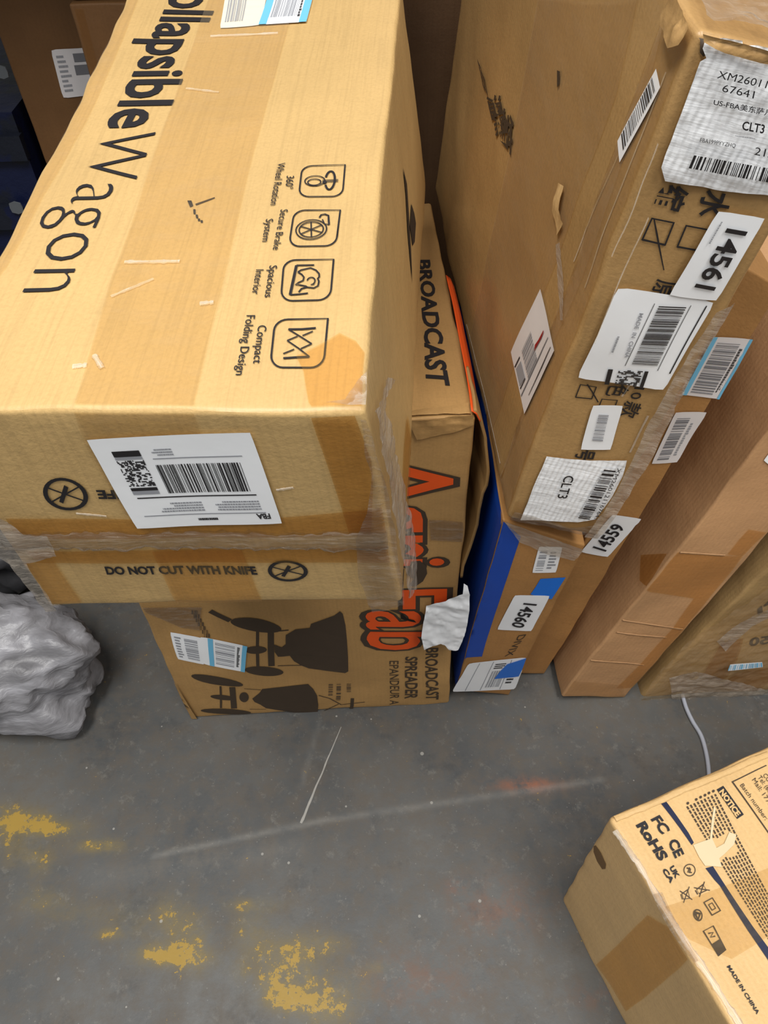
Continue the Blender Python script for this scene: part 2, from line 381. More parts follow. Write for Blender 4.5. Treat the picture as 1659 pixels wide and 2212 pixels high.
# ------------------------------------------------------------------ structure
def floor_mesh():
    me=bpy.data.meshes.new('floor'); nx,ny=260,240; x0,x1,y0,y1=-3.2,3.2,-2.5,4.5
    xs=np.linspace(-1.1,1.1,nx-8); xs=np.concatenate([np.linspace(x0,-1.2,4),xs,np.linspace(1.2,x1,4)])
    ys=np.linspace(-.05,1.1,ny-8); ys=np.concatenate([np.linspace(y0,-.1,4),ys,np.linspace(1.2,y1,4)])
    V=[(x,y,0) for y in ys for x in xs]; n=len(xs)
    F=[[j*n+i,j*n+i+1,(j+1)*n+i+1,(j+1)*n+i] for j in range(len(ys)-1) for i in range(n-1)]
    me.from_pydata(V,[],F); me.update()
    o=bpy.data.objects.new('floor',me); COL.objects.link(o); o['kind']='structure'
    # worn yellow paint: soft patches laid out on the floor in metres
    blobs=[(0,1770,70,30,.5),(70,1775,60,22,.9),(130,1790,50,16,.9),(215,1828,45,14,1.2),(80,1860,40,30,.45),(30,1810,60,60,.4),(90,1945,45,24,.55),(170,1975,70,26,.28),(235,2018,26,12,.75),(290,1990,50,40,.3),
       (340,2062,50,22,1.0),(380,2000,40,50,.55),(425,2040,28,60,.6),(400,2070,60,20,.7),(545,1955,50,14,.6),(540,2010,36,50,.45),(600,2060,60,50,.5),(640,2110,50,60,.75),(590,2130,34,30,.8),
       (690,2040,60,24,.55),(700,2180,60,40,.9),(620,2165,50,20,.8),(740,2130,70,50,.35),(815,2090,24,12,.5),(360,1965,22,30,.4),(520,2100,20,24,.45)]
    rust=[(1140,1695,60,14,1.0),(985,1915,20,14,.4),(1080,1960,90,60,.30),(900,2120,120,60,.25),(1300,2150,60,30,.25)]
    scr=[((330,1850),(700,1772),7,.35),((700,1772),(1300,1685),7,.3),((200,1900),(640,1830),26,.12),((0,1600),(140,1640),8,.0),((690,1560),(650,1700),5,.2)]
    co=np.array(V); q=(co-CP)@CR; ok=q[:,2]<-.05; px=np.full((len(V),2),-9e3)
    px[ok]=np.stack([IW/2+FPX*q[ok,0]/-q[ok,2],IH/2-FPX*q[ok,1]/-q[ok,2]],1)
    ch=np.zeros((len(V),4)); ch[:,3]=1
    for (bx,by,rx,ry,w) in blobs:
        ch[:,0]+=w*np.exp(-(((px[:,0]-bx)/rx)**2+((px[:,1]-by)/ry)**2))
    for (bx,by,rx,ry,w) in rust:
        ch[:,1]+=w*np.exp(-(((px[:,0]-bx)/rx)**2+((px[:,1]-by)/ry)**2))
    for a,b,wd_,w in scr:
        a=np.array(a,float);b=np.array(b,float);d=b-a;t=np.clip(((px-a)@d)/(d@d),0,1)
        e=np.linalg.norm(px-(a+t[:,None]*d),axis=1); ch[:,2]=np.maximum(ch[:,2],w*np.exp(-(e/wd_)**2))
    at=me.color_attributes.new('wear','FLOAT_COLOR','POINT'); at.data.foreach_set('color',np.clip(ch,0,1.5).ravel())
    m,nt,B,N,L=mat('painted_concrete'); uv=texco(N,L,uv=False)
    a=N.new('ShaderNodeVertexColor'); a.layer_name='wear'; sp=N.new('ShaderNodeSeparateColor'); L.new(a.outputs[0],sp.inputs[0])
    big=noise_n(N,L,uv,3,6,.6); mid=noise_n(N,L,uv,22,8,.7); fine=noise_n(N,L,uv,140,4,.7)
    c=mixc(N,L,ramp(N,L,big,[(.35,(0,0,0)),(.65,(1,1,1))]),lin((66,68,69)),lin((90,89,86)))
    c=mixc(N,L,ramp(N,L,mid,[(.42,(0,0,0)),(.62,(.7,)*3)]),c,lin((86,79,70)))
    c=mixc(N,L,ramp(N,L,noise_n(N,L,uv,9,7,.75),[(.55,(0,0,0)),(.72,(.6,)*3)]),c,lin((50,51,52)))
    c=mixc(N,L,ramp(N,L,noise_n(N,L,texco(N,L,(1,1,1),uv=False,rot=(0,0,.7)),38,7,.8),[(.56,(0,0,0)),(.66,(.5,)*3)]),c,lin((112,110,104)))
    chip=noise_n(N,L,uv,70,5,.75); yel=math_n(N,L,'GREATER_THAN',math_n(N,L,'ADD',math_n(N,L,'MULTIPLY',sp.outputs[0],.23),math_n(N,L,'MULTIPLY',math_n(N,L,'ADD',mid,chip),.8)),1.02)
    haze=math_n(N,L,'MULTIPLY',sp.outputs[0],1.0,True)
    c=mixc(N,L,math_n(N,L,'MULTIPLY',haze,ramp(N,L,mid,[(.35,(.3,)*3),(.6,(1,1,1))])),c,lin((118,102,56))); c=mixc(N,L,yel,c,lin((150,122,50)))
    rs=math_n(N,L,'MULTIPLY',sp.outputs[1],ramp(N,L,mid,[(.42,(0,0,0)),(.6,(1,1,1))]),True); c=mixc(N,L,rs,c,lin((132,84,62)))
    c=mixc(N,L,math_n(N,L,'MULTIPLY',sp.outputs[2],ramp(N,L,mid,[(.3,(.2,)*3),(.6,(1,1,1))]),True),c,lin((136,136,132)))
    vo=N.new('ShaderNodeTexVoronoi'); vo.inputs['Scale'].default_value=17; L.new(uv,vo.inputs['Vector'])
    sz=math_n(N,L,'MULTIPLY',noise_n(N,L,uv,2.2,2),.16)
    spk=math_n(N,L,'LESS_THAN',vo.outputs['Distance'],math_n(N,L,'SUBTRACT',sz,.035)); c=mixc(N,L,math_n(N,L,'MULTIPLY',spk,.75),c,lin((150,148,142)))
    vo2=N.new('ShaderNodeTexVoronoi'); vo2.inputs['Scale'].default_value=60; L.new(uv,vo2.inputs['Vector'])
    sp2=math_n(N,L,'LESS_THAN',vo2.outputs['Distance'],.07); c=mixc(N,L,math_n(N,L,'MULTIPLY',sp2,.4),c,lin((130,128,122)))
    L.new(c,B.inputs['Base Color'])
    L.new(ramp(N,L,mid,[(.3,(.42,)*3),(.7,(.62,)*3)]),B.inputs['Roughness']); B.inputs['Specular IOR Level'].default_value=.4
    bump(N,L,math_n(N,L,'ADD',mid,math_n(N,L,'MULTIPLY',fine,.3)),.22,.002,B); me.materials.append(m); return o
FLOOR=floor_mesh()
def scratch(a,b,w,n=24):
    A,Bp=onfloor(a,.0006),onfloor(b,.0006); d=(Bp-A)/np.linalg.norm(Bp-A); sd=np.array([-d[1],d[0],0]); V=[]
    for i in range(n+1):
        t=i/n; c=A+(Bp-A)*t+sd*.0012*noise.noise(Vector((t*7,a[0],0))); h=w*(.25+.75*t)*(.7+.6*abs(noise.noise(Vector((t*13,3,0))))); V+=[c+sd*h/2,c-sd*h/2]
    o=link_mesh('scratch',V,[[2*i,2*i+1,2*i+3,2*i+2] for i in range(n)],flat('scratch_grey',(150,148,142),.7,.2),FLOOR)
scratch((737,1570),(650,1778),.0065)
# ------------------------------------------------------------------ spreader carton (bottom of the stack)
R=rot(1.45,0,0); o=onfloor((410,1548)); S0=o; S1=hit((967,1520),o,R[:,1]); S1[2]=0
h=hit((1018,903),o,R[:,1])[2]; dS=.62; c8={}
for i,Pb in ((0,S0),(1,S1)):
    for j in (0,1):
        for k in (0,1): c8[(i,j,k)]=Pb+R[:,1]*dS*j+Z3*h*k
c8[(1,1,1)]=snap(c8[(1,1,1)],(1018,903),(925,410))
SP=Carton(c8,1.3,'spreader_carton','tan box with orange lettering and dark cart silhouettes, torn right side, under the golden box',CB_S,r=.006,amp=.005,fine=.0018,edge=.004)
B_=lambda x,y:(760+x/3.685,950+y/3.685)
D_=lambda x,y:(300+x/3.318,1280+y/3.318)
# big outlined orange word, reading downwards
fr=Frame(SP,'front',[(992,984),(968,1402),(800,1402),(792,984)],.0008)
Ink(fr).text('Agri-Fab',-.012,-.03,1.012,1.03,bold=.045).done('lettering_outline',INKB,SP.root)
Ink(fr,.0010).text('Agri-Fab',0,0,1,1,bold=.012).done('lettering',ORANGE,SP.root,'large orange brand word running down the front')
textpx(SP,'front','BROADCAST',B_(600,1650),B_(585,2060),(27,0),m=INKB,bold=.02)
textpx(SP,'front','SPREADER',B_(435,1720),B_(420,2050),(27,0),m=INKB,bold=.02)
textpx(SP,'front','EPANDEUR A',B_(305,1755),B_(300,2100),(21,0),m=INKB,bold=0)
textpx(SP,'top','BROADCAST',(903,560),(922,833),(25,0),(50,2),m=INK,bold=.03)
polypx(SP,'front',[B_(*p) for p in [(470,965),(540,960),(590,1000),(600,1060),(570,1120),(510,1160),(460,1150),(500,1100),(440,1060)]],INKB,'emblem_print',off=.0022)
I_=Frame(SP,'front',[D_(0,0),D_(1659,0),D_(1659,929),D_(0,929)],.0010)
def dpoly(I,pts): I.poly([(x/1659,1-y/929) for x,y in pts])
def dell(I,cx,cy,rx,ry,rot=0): 
    r=math.radians(rot); P=[]
    for i in range(24):
        a=i/24*math.tau; x=rx*math.cos(a); y=ry*math.sin(a); P.append((cx+x*math.cos(r)-y*math.sin(r),cy+x*math.sin(r)+y*math.cos(r)))
    dpoly(I,P)
def dbar(I,a,b,w): I.stroke([(a[0]/1659,1-a[1]/929),((a[0]+b[0])/2/1659,1-(a[1]+b[1])/2/929),(b[0]/1659,1-b[1]/929)],w/1659*I.f.wx)
INKH=flat('ink_halftone_brown',(84,68,52),.6,.15)
def cart(hopper,parts,name,label):
    I=Ink(I_); dpoly(I,hopper); I.done(name,INKB,SP.root,label)
    for p in parts:
        I=Ink(I_,.0002); (dell if p[0]=='e' else dbar)(I,*p[1:]); I.done('wheel_print' if p[0]=='e' else 'strut_print',INKB,SP.root)
cart([(1040,250),(1110,215),(1215,205),(1225,180),(1330,150),(1400,130),(1445,105),(1465,120),(1482,190),(1492,280),(1497,400),(1495,500),(1470,512),(1330,496),(1200,480),(1150,460),(1100,430),(1070,390),(1020,395),(985,395),(960,360),(955,310),(1010,330),(1040,310)],
     [('e',825,190,185,38,8),('e',825,345,78,26,0),('e',880,495,140,34,6),('b',(835,215),(835,470),22),('b',(930,230),(935,460),46),('b',(980,460),(1150,460),9),('b',(500,100),(640,160),42),('b',(990,225),(1060,220),12)],'hopper_print','dark printed hopper cart silhouette, upper')
cart([(800,710),(850,665),(870,632),(1140,605),(1200,598),(1240,640),(1268,690),(1282,770),(1282,840),(1200,850),(1050,820),(900,790),(860,760),(815,735)],
     [('e',548,565,188,32,12),('e',590,702,92,20,8),('e',610,820,180,24,4),('b',(572,610),(575,790),14),('b',(655,620),(668,795),42),('e',740,700,34,40,0),('b',(740,632),(860,640),7),('b',(1280,690),(1360,715),9),('b',(1360,715),(1450,770),9),('b',(1450,770),(1620,745),8),('b',(1330,820),(1430,765),8),('b',(1528,715),(1532,822),24),('b',(780,800),(900,800),6)],'hopper_print','dark printed hopper cart silhouette, lower')
I=Ink(I_)
for k,(x,y0,y1) in enumerate([(1365,600,690),(1425,600,730),(1500,600,665)]): I.bars((x-16)/1659,1-y1/929,(x+16)/1659,1-y0/929,k,15,False)
for k in range(7): I.bars((370+k*14)/1659,1-(120+k*24)/929,(410+k*14)/1659,1-(96+k*24)/929,k,7)
I.done('small_print',INKH,SP.root)
a,f1=sticker(SP,'front',[D_(217,270),D_(440,312),D_(462,504),D_(276,466)],WHITE,'sticker',.0016,'white barcode sticker')
Ink(f1).bars(.42,.12,.86,.88,3,34,False).done('barcode',GREYP,a); Ink(f1).lines(.1,.1,.32,.9,8,2).done('small_print',GREYP,a)
a,f1=sticker(SP,'front',[D_(432,303),D_(775,370),D_(752,552),D_(455,497)],WHITE,'sticker',.0022,'white sticker with two blue stripes')
I=Ink(f1); I.rect(.16,.0,.27,1); I.rect(.90,0,1,1); I.done('blue_stripe',CYAN,a); Ink(f1).bars(.31,.12,.74,.92,5,30,False).done('barcode',GREYP,a); Ink(f1).text('NEHTKNUZBU',.79,.1,.86,.9).done('small_print',INK,a) if False else Ink(f1).lines(.79,.15,.86,.9,14,5,.8).done('small_print',INK,a)
# crushed top front edge and flap of the torn right side
polypx(SP,'front',[B_(620,640),B_(880,650),B_(885,810),B_(630,800)],FILM,'clear_tape_piece',off=.003)
polypx(SP,'front',[D_(15,95),D_(450,95),D_(430,260),D_(300,240),D_(40,130)],FILM,'clear_tape_piece',off=.0025)
def ribbon_panel(name,cart,prof,ylen,m,th=.004,label=None,parent=None,ny=26,seed=4,wob=.006):
    """curved board: prof = list of (px,py) of its front edge on the carton's front plane; swept along the depth axis"""
    n=cart.normal('front'); o=cart.tri(.5,0,.5); P=[hit(p,o,n) for p in prof]
    # resample
    Q=[]
    for i in range(len(P)-1):
        for k in range(5): Q.append(P[i]+(P[i+1]-P[i])*k/5)
    Q.append(P[-1]); dep=-n; V=[];U=[]; s=0
    for side in (0,1):
        for j in range(ny+1):
            y=ylen*j/ny
            for i,q in enumerate(Q):
                t=Q[min(i+1,len(Q)-1)]-Q[max(i-1,0)]; t=t/np.linalg.norm(t); nn=np.cross(t,dep); nn/=np.linalg.norm(nn)
                w=nvec((q[0],y,q[2]),9,seed)*wob; V.append(q+dep*y+w+nn*th*side); U.append((i*.02,y+side))
    k=len(Q); o2=(ny+1)*k; F=[]
    for j in range(ny):
        for i in range(k-1):
            a=j*k+i; F.append([a,a+1,a+k+1,a+k]); F.append([o2+a,o2+a+k,o2+a+k+1,o2+a+1])
    for i in range(k-1): F.append([i,o2+i,o2+i+1,i+1]); a=ny*k+i; F.append([a,a+1,o2+a+1,o2+a])
    for j in range(ny):
        a=j*k; F.append([a,a+k,o2+a+k,o2+a]); a=j*k+k-1; F.append([a,o2+a,o2+a+k,a+k])
    ob=link_mesh(name,V,F,m,parent or cart.root,U,True)
    if label: ob['label']=label
    return ob
ribbon_panel('torn_flap',SP,[(1022,893),(1034,915),(1045,950),(1047,985),(1048,1020),(1044,1050),(1037,1068),(1032,1100),(1028,1135),(1014,1180),(1000,1225),(997,1250)],.10,CB_S,.004,'torn right panel curling outwards')
ribbon_panel('orange_edge_print',SP,[(1019,889),(1030,896),(1038,912)],.34,ORANGE,.0015,'orange print along the top right edge',seed=5,wob=.003)
def crumple_sheet(name,cart,face,pts,m,lift,parent=None,label=None,amp=.008,seed=3,n=.008,off=.004):
    """loose crumpled sheet lying over a face"""
    st=[cart.inv(face,p) for p in pts]; dx=cart.d[0 if face in('front','top') else 1]; dy=cart.d[2 if face!='top' else 1]
    bm=bmesh.new(); bm.faces.new([bm.verts.new((a*dx,b*dy,0)) for a,b in st]); bmesh.ops.triangulate(bm,faces=bm.faces)
    for _ in range(7):
        es=[e for e in bm.edges if e.calc_length()>n]
        if not es: break
        bmesh.ops.subdivide_edges(bm,edges=es,cuts=1); bmesh.ops.triangulate(bm,faces=bm.faces)
    nn=cart.normal(face); V=[];U=[]
    for v in bm.verts:
        q=(v.co.x,v.co.y,0)
        w1=nvec(q,9,seed)*.03; k=.55*noise.voronoi(Vector(((q[0]+w1[0])*20+seed,(q[1]+w1[1])*34,seed)))[0][0]+.35*noise.voronoi(Vector(((q[0]+w1[1])*58,(q[1]+w1[0])*40+seed,seed)))[0][0]+.25*abs(nvec(q,75,seed+6)[2])
        V.append(cart.S(face,v.co.x/dx,v.co.y/dy,off+amp*k)+nn*lift(v.co.x/dx,v.co.y/dy)); U.append(q[:2])
    F=[[v.index for v in f.verts] for f in bm.faces]; bm.free()
    ob=link_mesh(name,V,F,m,parent or cart.root,U,True)
    if label: ob['label']=label
    return ob
crumple_sheet('torn_label',SP,'front',[B_(*p) for p in [(880,1035),(910,1045),(928,1110),(918,1230),(885,1400),(862,1490),(835,1560),(765,1565),(730,1530),(700,1515),(640,1545),(575,1590),(553,1490),(565,1380),(590,1255),(640,1228),(740,1190),(820,1140),(872,1110)]],WHITE,lambda a,b:.012+.01*max(0,a-.9)*10,label='torn white paper label peeling off',amp=.010)
polypx(SP,'front',[B_(*p) for p in [(740,1575),(825,1560),(832,1590),(770,1612)]],ORANGE,'orange_print_scrap',off=.003)
polypx(SP,'front',[B_(*p) for p in [(660,1530),(690,1512),(715,1530),(690,1545)]],DARK,'tear',off=.0030)
polypx(SP,'front',[B_(*p) for p in [(395,1375),(410,1370),(440,1405),(500,1420),(520,1440),(470,1430),(400,1410)]],DARK,'tear',off=.0030)
polypx(SP,'front',[(362,1468),(376,1466),(398,1500),(425,1545),(405,1549),(385,1510)],CB_S,'corner_flap',off=.006)
# ------------------------------------------------------------------ golden carton on top
R=rot(-4.1,-4.9,5.8); o=CP+(np.array([-.371,.489,.804])-CP)*.982
c8=hexa(R,o,.80,{(0,0,0):(110,1310),(1,0,0):(868,1300),(0,0,1):(-180,893),(1,0,1):(787,882)},
   {(0,1,1):((0,540),(275,0)),(1,1,1):((793,850),(862,0)),(1,1,0):((887,950),(937,0))})
WG=Carton(c8,7.7,'wagon_carton','golden box with large black lettering and four icons, lying on top of the torn box',CB_W,r=.006,amp=.004,fine=.0012,edge=.0035)
W_=lambda x,y:(x/1.9988,y/1.9988); K_=lambda x,y:(470+x/4.4226,330+y/4.4226)
textpx(WG,'top','Wagon',(222,284),(48,634),(123,1),(157,-8),bold=-.018,label='thin black lettering')
textpx(WG,'top','Collapsible',(402,-58),(228,277),(104,2),(122,-2),bold=.020,label='bold black lettering')
for t,p0,p1,h in (('360°',(620,385),(616,413),17),('Wheel Rotation',(601,357),(583,447),17),('Secure Brake',(606,457),(590,541),17),('System',(574,476),(566,523),17),
    ('Spacious',(583,574),(571,642),18),('Interior',(553,582),(543,635),18),('Compact',(557,703),(546,785),20),('Folding Design',(532,681),(508,810),20)):
    textpx(WG,'top',t,p0,p1,(h,0),bold=.004,name='caption')
def icon(quad,draw):
    fr=Frame(WG,'top',quad); I=Ink(fr); r=.24
    P=[(0,1)]+[(1-r+r*math.sin(a*math.pi/12),1-r+r*math.cos(a*math.pi/12)) for a in range(7)]+[(1-r+r*math.cos(a*math.pi/12),r-r*math.sin(a*math.pi/12)) for a in range(7)]+[(r-r*math.sin(a*math.pi/12),r-r*math.cos(a*math.pi/12)) for a in range(7)]
    w=.0016; I.stroke(P,w,True); draw(I,w*.8); I.done('icon_print',INK,WG.root)
def ic1(I,w):
    I.ell(.50,.33,.16,.23,w); I.ell(.54,.32,.10,.15,w); I.ell(.49,.68,.29,.11,w*1.8,-60,250); I.stroke([(.49,.5),(.48,.87)],w); I.stroke([(.54,.5),(.53,.87)],w); I.ell(.55,.56,.05,.05)
def ic2(I,w):
    I.ell(.55,.43,.27,.33,w); I.ell(.55,.43,.21,.26,w)
    for k in range(6): a=k*math.pi/3+.1; I.stroke([(.55,.43),(.55+.21*math.cos(a),.43+.26*math.sin(a))],w)
    I.stroke([(.42,.80),(.30,.78),(.16,.76),(.12,.68),(.14,.60),(.22,.57)],w*1.4); I.stroke([(.42,.80),(.40,.70),(.27,.64)],w)
def ic3(I,w):
    I.stroke([(.14,.62),(.14,.42),(.14,.26)],w*1.3); I.stroke([(.14,.26),(.5,.22),(.86,.18)],w*2); I.stroke([(.86,.18),(.85,.36),(.83,.54)],w*1.3)
    I.stroke([(.31,.30),(.26,.36),(.21,.55),(.27,.66),(.36,.73),(.44,.74),(.48,.71),(.55,.74),(.66,.73),(.71,.65),(.69,.52),(.66,.48),(.63,.36),(.62,.27),(.57,.33),(.52,.42),(.44,.43),(.37,.38),(.31,.30)],w*1.2)
    I.ell(.54,.58,.09,.08,w,0,260); I.stroke([(.80,.35),(.72,.40),(.68,.52)],w*1.3); I.ell(.62,.64,.012,.012)
def ic4(I,w):
    I.stroke([(.20,.79),(.22,.53),(.22,.27)],w*1.6); I.stroke([(.22,.27),(.37,.50),(.53,.74)],w); I.stroke([(.53,.74),(.63,.54)],w); I.stroke([(.27,.74),(.36,.55)],w)
    I.stroke([(.82,.23),(.80,.48),(.79,.72)],w*1.6); I.stroke([(.79,.72),(.62,.50),(.46,.27)],w); I.stroke([(.46,.27),(.37,.46)],w); I.stroke([(.73,.22),(.64,.42)],w)
icon([(749,363),(742,430),(645,430),(654,364)],ic1); icon([(738,459),(730,535),(626,535),(636,459)],ic2)
icon([(724,564),(715,650),(606,650),(615,563)],ic3); icon([(710,690),(700,793),(583,793),(594,690)],ic4)
a,f1=sticker(WG,'top',[(498,-55),(590,-62),(560,52),(475,61)],WHITE,'sticker',.0014,'white barcode sticker')
Ink(f1).bars(.1,.1,.56,.93,11,30).done('barcode',GREYP,a)
a,f1=sticker(WG,'top',[(598,-60),(692,-66),(659,48),(557,53)],WHITE,'sticker',.0022,'white sticker with blue stripes')
I=Ink(f1); I.rect(0,0,.16,1); I.rect(.84,0,1,1); I.done('blue_stripe',CYAN,a); Ink(f1).bars(.2,.12,.76,.95,12,34).done('barcode',GREYP,a); Ink(f1).text('UBZUWKTHEN',.79,.08,.84,.92).done('small_print',INK,a) if False else Ink(f1).lines(.77,.1,.83,.9,16,8,.8).done('small_print',INK,a)
# tapes
def tape(c,face,pts,m,name='tape',off=.0018,label=None): return polypx(c,face,pts,m,name,None,off,label)
tape(WG,'top',[(163,887),(241,600),(330,330),(452,0),(480,-70),(650,-70),(622,50),(548,330),(482,600),(415,884)],FILMC,label='clear packing tape along the middle')
tape(WG,'front',[(163,893),(186,960),(215,1010),(262,1090),(275,1115),(500,1115),(455,1000),(415,890)],FILMC)
tape(WG,'top',[(668,888),(656,800),(640,770),(700,742),(735,722),(770,738),(792,760),(786,878)],TAPE,label='amber tape at the front right corner')
tape(WG,'front',[(669,893),(753,1152),(800,1152),(800,990),(764,890)],TAPED)
tape(WG,'front',[(18,1118),(300,1122),(550,1118),(838,1095),(846,1150),(550,1158),(300,1162),(40,1160)],TAPED,off=.0024)
tape(WG,'front',[(60,1188),(300,1186),(550,1184),(842,1178),(848,1212),(550,1214),(300,1214),(80,1212)],TAPED,off=.0024)
tape(WG,'front',[(330,1190),(520,1188),(566,1305),(380,1306)],TAPE,off=.0020)
tape(WG,'front',[(48,1212),(120,1212),(180,1300),(118,1306)],TAPE,off=.0020)
tape(WG,'top',[(-60,648),(2,556),(70,420),(160,242),(215,130),(283,0),(303,0),(252,120),(185,262),(95,420),(15,580),(-30,640)],FILMC,off=.0016)
polypx(WG,'right',[(887,955),(893,1040),(888,1120),(872,1140),(868,1050),(872,960),(878,895)],TAPED,'tape',off=.002)
# seam between the lid half and the lower half, with a roll of film over it
def seam(c,face,a,b,rad,m,name,seed,lumps=.5,n=90):
    """long crumpled half-round of film along a line on a face"""
    A=c.inv(face,a);Bq=c.inv(face,b);V=[];U=[];nn=c.normal(face); K=10
    du=c.S(face,*Bq)-c.S(face,*A); L=np.linalg.norm(du); du/=L; side=np.cross(nn,du)
    for i in range(n+1):
        q=A+(Bq-A)*i/n; ctr=c.S(face,q[0],q[1],.001); k=noise.noise(Vector((i*.16,seed,0))); k2=noise.noise(Vector((i*.6,seed,3)))
        for j in range(K+1):
            t=math.pi*j/K; r=rad*(1+lumps*k+lumps*.5*k2)*(1+.3*noise.noise(Vector((i*.5,j*1.3,seed))))
            V.append(ctr+side*math.cos(t)*r*1.6+nn*max(0,math.sin(t))*r*.7); U.append((i*L/n,j*.01))
    F=[[i*(K+1)+j,i*(K+1)+j+1,(i+1)*(K+1)+j+1,(i+1)*(K+1)+j] for i in range(n) for j in range(K)]
    return link_mesh(name,V,F,m,c.root,U,True)
seam(WG,'front',(0,1166),(842,1166),.0085,FILM,'film_wrap',3,.5)
polypx(WG,'front',[(10,1182),(300,1181),(845,1172),(845,1177),(300,1187),(16,1188)],DARK,'seam_shadow_gap',off=-.0005) if False else None
def cr(c,face,pts,amp,seed,off=.003,label=None,n=.007,m=None): return crumple_sheet('film_wrap',c,face,pts,m or FILM,lambda a,b:0,amp=amp,seed=seed,off=off,label=label,n=n)
cr(WG,'front',[(780,884),(786,960),(800,1010),(790,1090),(768,1150),(775,1230),(800,1310),(845,1300),(872,1292),(872,1240),(850,1120),(825,1010),(805,930),(790,885)],.010,4,label='crumpled clear film over the corner')
cr(WG,'top',[(700,880),(745,868),(785,820),(796,812),(790,884)],.008,6)
cr(WG,'right',[(790,884),(800,860),(822,815),(838,822),(815,870),(830,940),(850,1010),(870,1090),(880,1180),(882,1270),(868,1290),(840,1140),(812,1000)],.008,8)
cr(WG,'front',[(-40,1115),(0,1100),(60,1140),(110,1145),(130,1185),(100,1196),(40,1212),(-10,1185)],.010,9,label='crumpled clear film at the left corner')
cr(WG,'front',[(20,1200),(60,1205),(130,1310),(105,1312)],.006,12)
polypx(WG,'right',[(868,365),(873,420),(877,500),(887,615),(884,540),(880,470),(876,400)],INK,'arrow_print',off=.001)
polypx(WG,'right',[(884,440),(890,460),(894,482),(892,522),(887,532),(882,490)],INK,'arrow_print',off=.001)
q=[(610,1125),(300,1140),(190,950),(540,925)]
a,f1=ship_label(WG,'front',q,21,off=.0030,label='white shipping label stuck upside down')
Ink(f1).text('FBA',.06,.865,.15,.93,bold=.03).done('lettering',INK,a); Ink(f1).lines(.42,.90,.58,.93,1,5,.9).done('small_print',INK,a)
polypx(WG,'top',[W_(800,868),W_(818,868),W_(826,890),W_(812,896)],INK,'marker_stroke',off=.001)
for p in ((826,905,836,925),(836,928,848,943),(846,945,856,955),(858,952,868,962)): polypx(WG,'top',[W_(p[0],p[1]),W_(p[0]+10,p[1]),W_(p[2],p[3]),W_(p[2]-9,p[3])],INK,'marker_stroke',off=.001)
polypx(WG,'top',[W_(835,882),W_(922,854),W_(922,858),W_(838,888)],INKB,'marker_stroke',off=.001)
def no_knife(quad):
    fr=Frame(WG,'front',quad); I=Ink(fr); w=.0042; I.ell(.5,.5,.46,.46,w); I.stroke([(.12,.72),(.5,.5),(.88,.28)],w*.45); I.stroke([(.88,.72),(.5,.5),(.12,.28)],w*.45)
    I.poly([(.30,.28),(.38,.22),(.62,.70),(.54,.78)]); I.done('knife_symbol',INK,WG.root)
no_knife([(92,1036),(182,1036),(206,1104),(112,1106)]); no_knife([(572,1212),(655,1210),(668,1254),(584,1258)])
textpx(WG,'front','DO NOT CUT WITH KNIFE',(235,1239),(555,1241),(-6,-17),m=INK,bold=.04)
textpx(WG,'front','KNIFE',(320,1064),(214,1064),(6,18),m=INK,bold=.04,off=.001)
cr(SP,'front',[(880,908),(950,902),(1022,892),(1024,915),(985,930),(900,948)],.007,51,off=.001,m=CB_S)
cr(SP,'top',[(885,905),(1016,898),(1010,875),(960,885),(890,893)],.006,52,off=.001,m=CB_S)
for a_,b_,r1 in (((455,78),(598,70),.0016),((268,564),(386,563),.0014),((400,190),(470,198),.0012),((160,795),(190,792),.0016),((240,640),(330,600),.0010),((430,655),(460,652),.0016),((205,770),(222,800),.0014)):
    seam(WG,'top',a_,b_,r1,CREASE,'crease_glint',60+r1*1e4,.4,24)
for a_,b_,r1 in (((596,1056),(632,1050),.0009),((170,1112),(235,1118),.0009)): seam(WG,'front',a_,b_,r1,CREASE,'crease_glint',70,.4,24)
# ------------------------------------------------------------------ leaning cartons on the right
def tape_edge(c,a,b,w): pass
R=rot(1,5,6); o=onfloor((1100,1502))
c8=hexa(R,o,.60,{(0,0,0):(984,1490),(1,0,0):(1100,1502),(0,0,1):(1086,1122),(1,0,1):(1266,1178)})
FB=Carton(c8,3.1,'blue_edged_carton','brown cardboard box with blue left side and edge, standing under the tall leaning box',CB_C,r=.004,amp=.0025,fine=.001)
E2=lambda x,y:(950+x/2.34,1100+y/2.34)
polypx(FB,'front',[(1086,1124),(1124,1158),(1088,1266),(1041,1418),(1008,1420),(1000,1424),(984,1488),(979,1488)],BLUE,'blue_print',off=.0008)
fr=Frame(FB,'left',[proj(FB.tri(0,1,1)),proj(FB.tri(0,0,1)),proj(FB.tri(0,0,0)),proj(FB.tri(0,1,0))],.0006)
Ink(fr).rect(0.0,0.0,1.0,1.0,.02).done('blue_print',BLUE,FB.root)
a,f1=sticker(FB,'front',[E2(500,185),E2(621,187),E2(585,319),E2(462,321)],WHITE,'sticker',.0012,'small white barcode sticker')
Ink(f1).bars(.1,.1,.42,.9,31,26,False).done('barcode',GREYP,a); Ink(f1).lines(.55,.15,.9,.85,6,3).done('small_print',GREYP,a)
polypx(FB,'front',[E2(505,352),E2(634,345),E2(600,400),E2(565,456),E2(510,445),E2(455,431),E2(480,395)],BLUET,'blue_tape',off=.0010)
a,f1=sticker(FB,'front',[E2(375,433),E2(556,436),E2(465,618),E2(289,611)],WHITE,'number_sticker',.0016,'white sticker numbered 14560')
textpx(FB,'front','14560',E2(424,470),E2(362,590),(29,3),(26,5),m=INK,parent=a,bold=.022,off=.0024)
Ink(f1).lines(.2,.05,.3,.7,1,3).done('small_print',GREYP,a) if False else None
textpx(FB,'front','DIVIX',E2(400,640),E2(330,745),(18,-3),m=INKB,bold=.0)
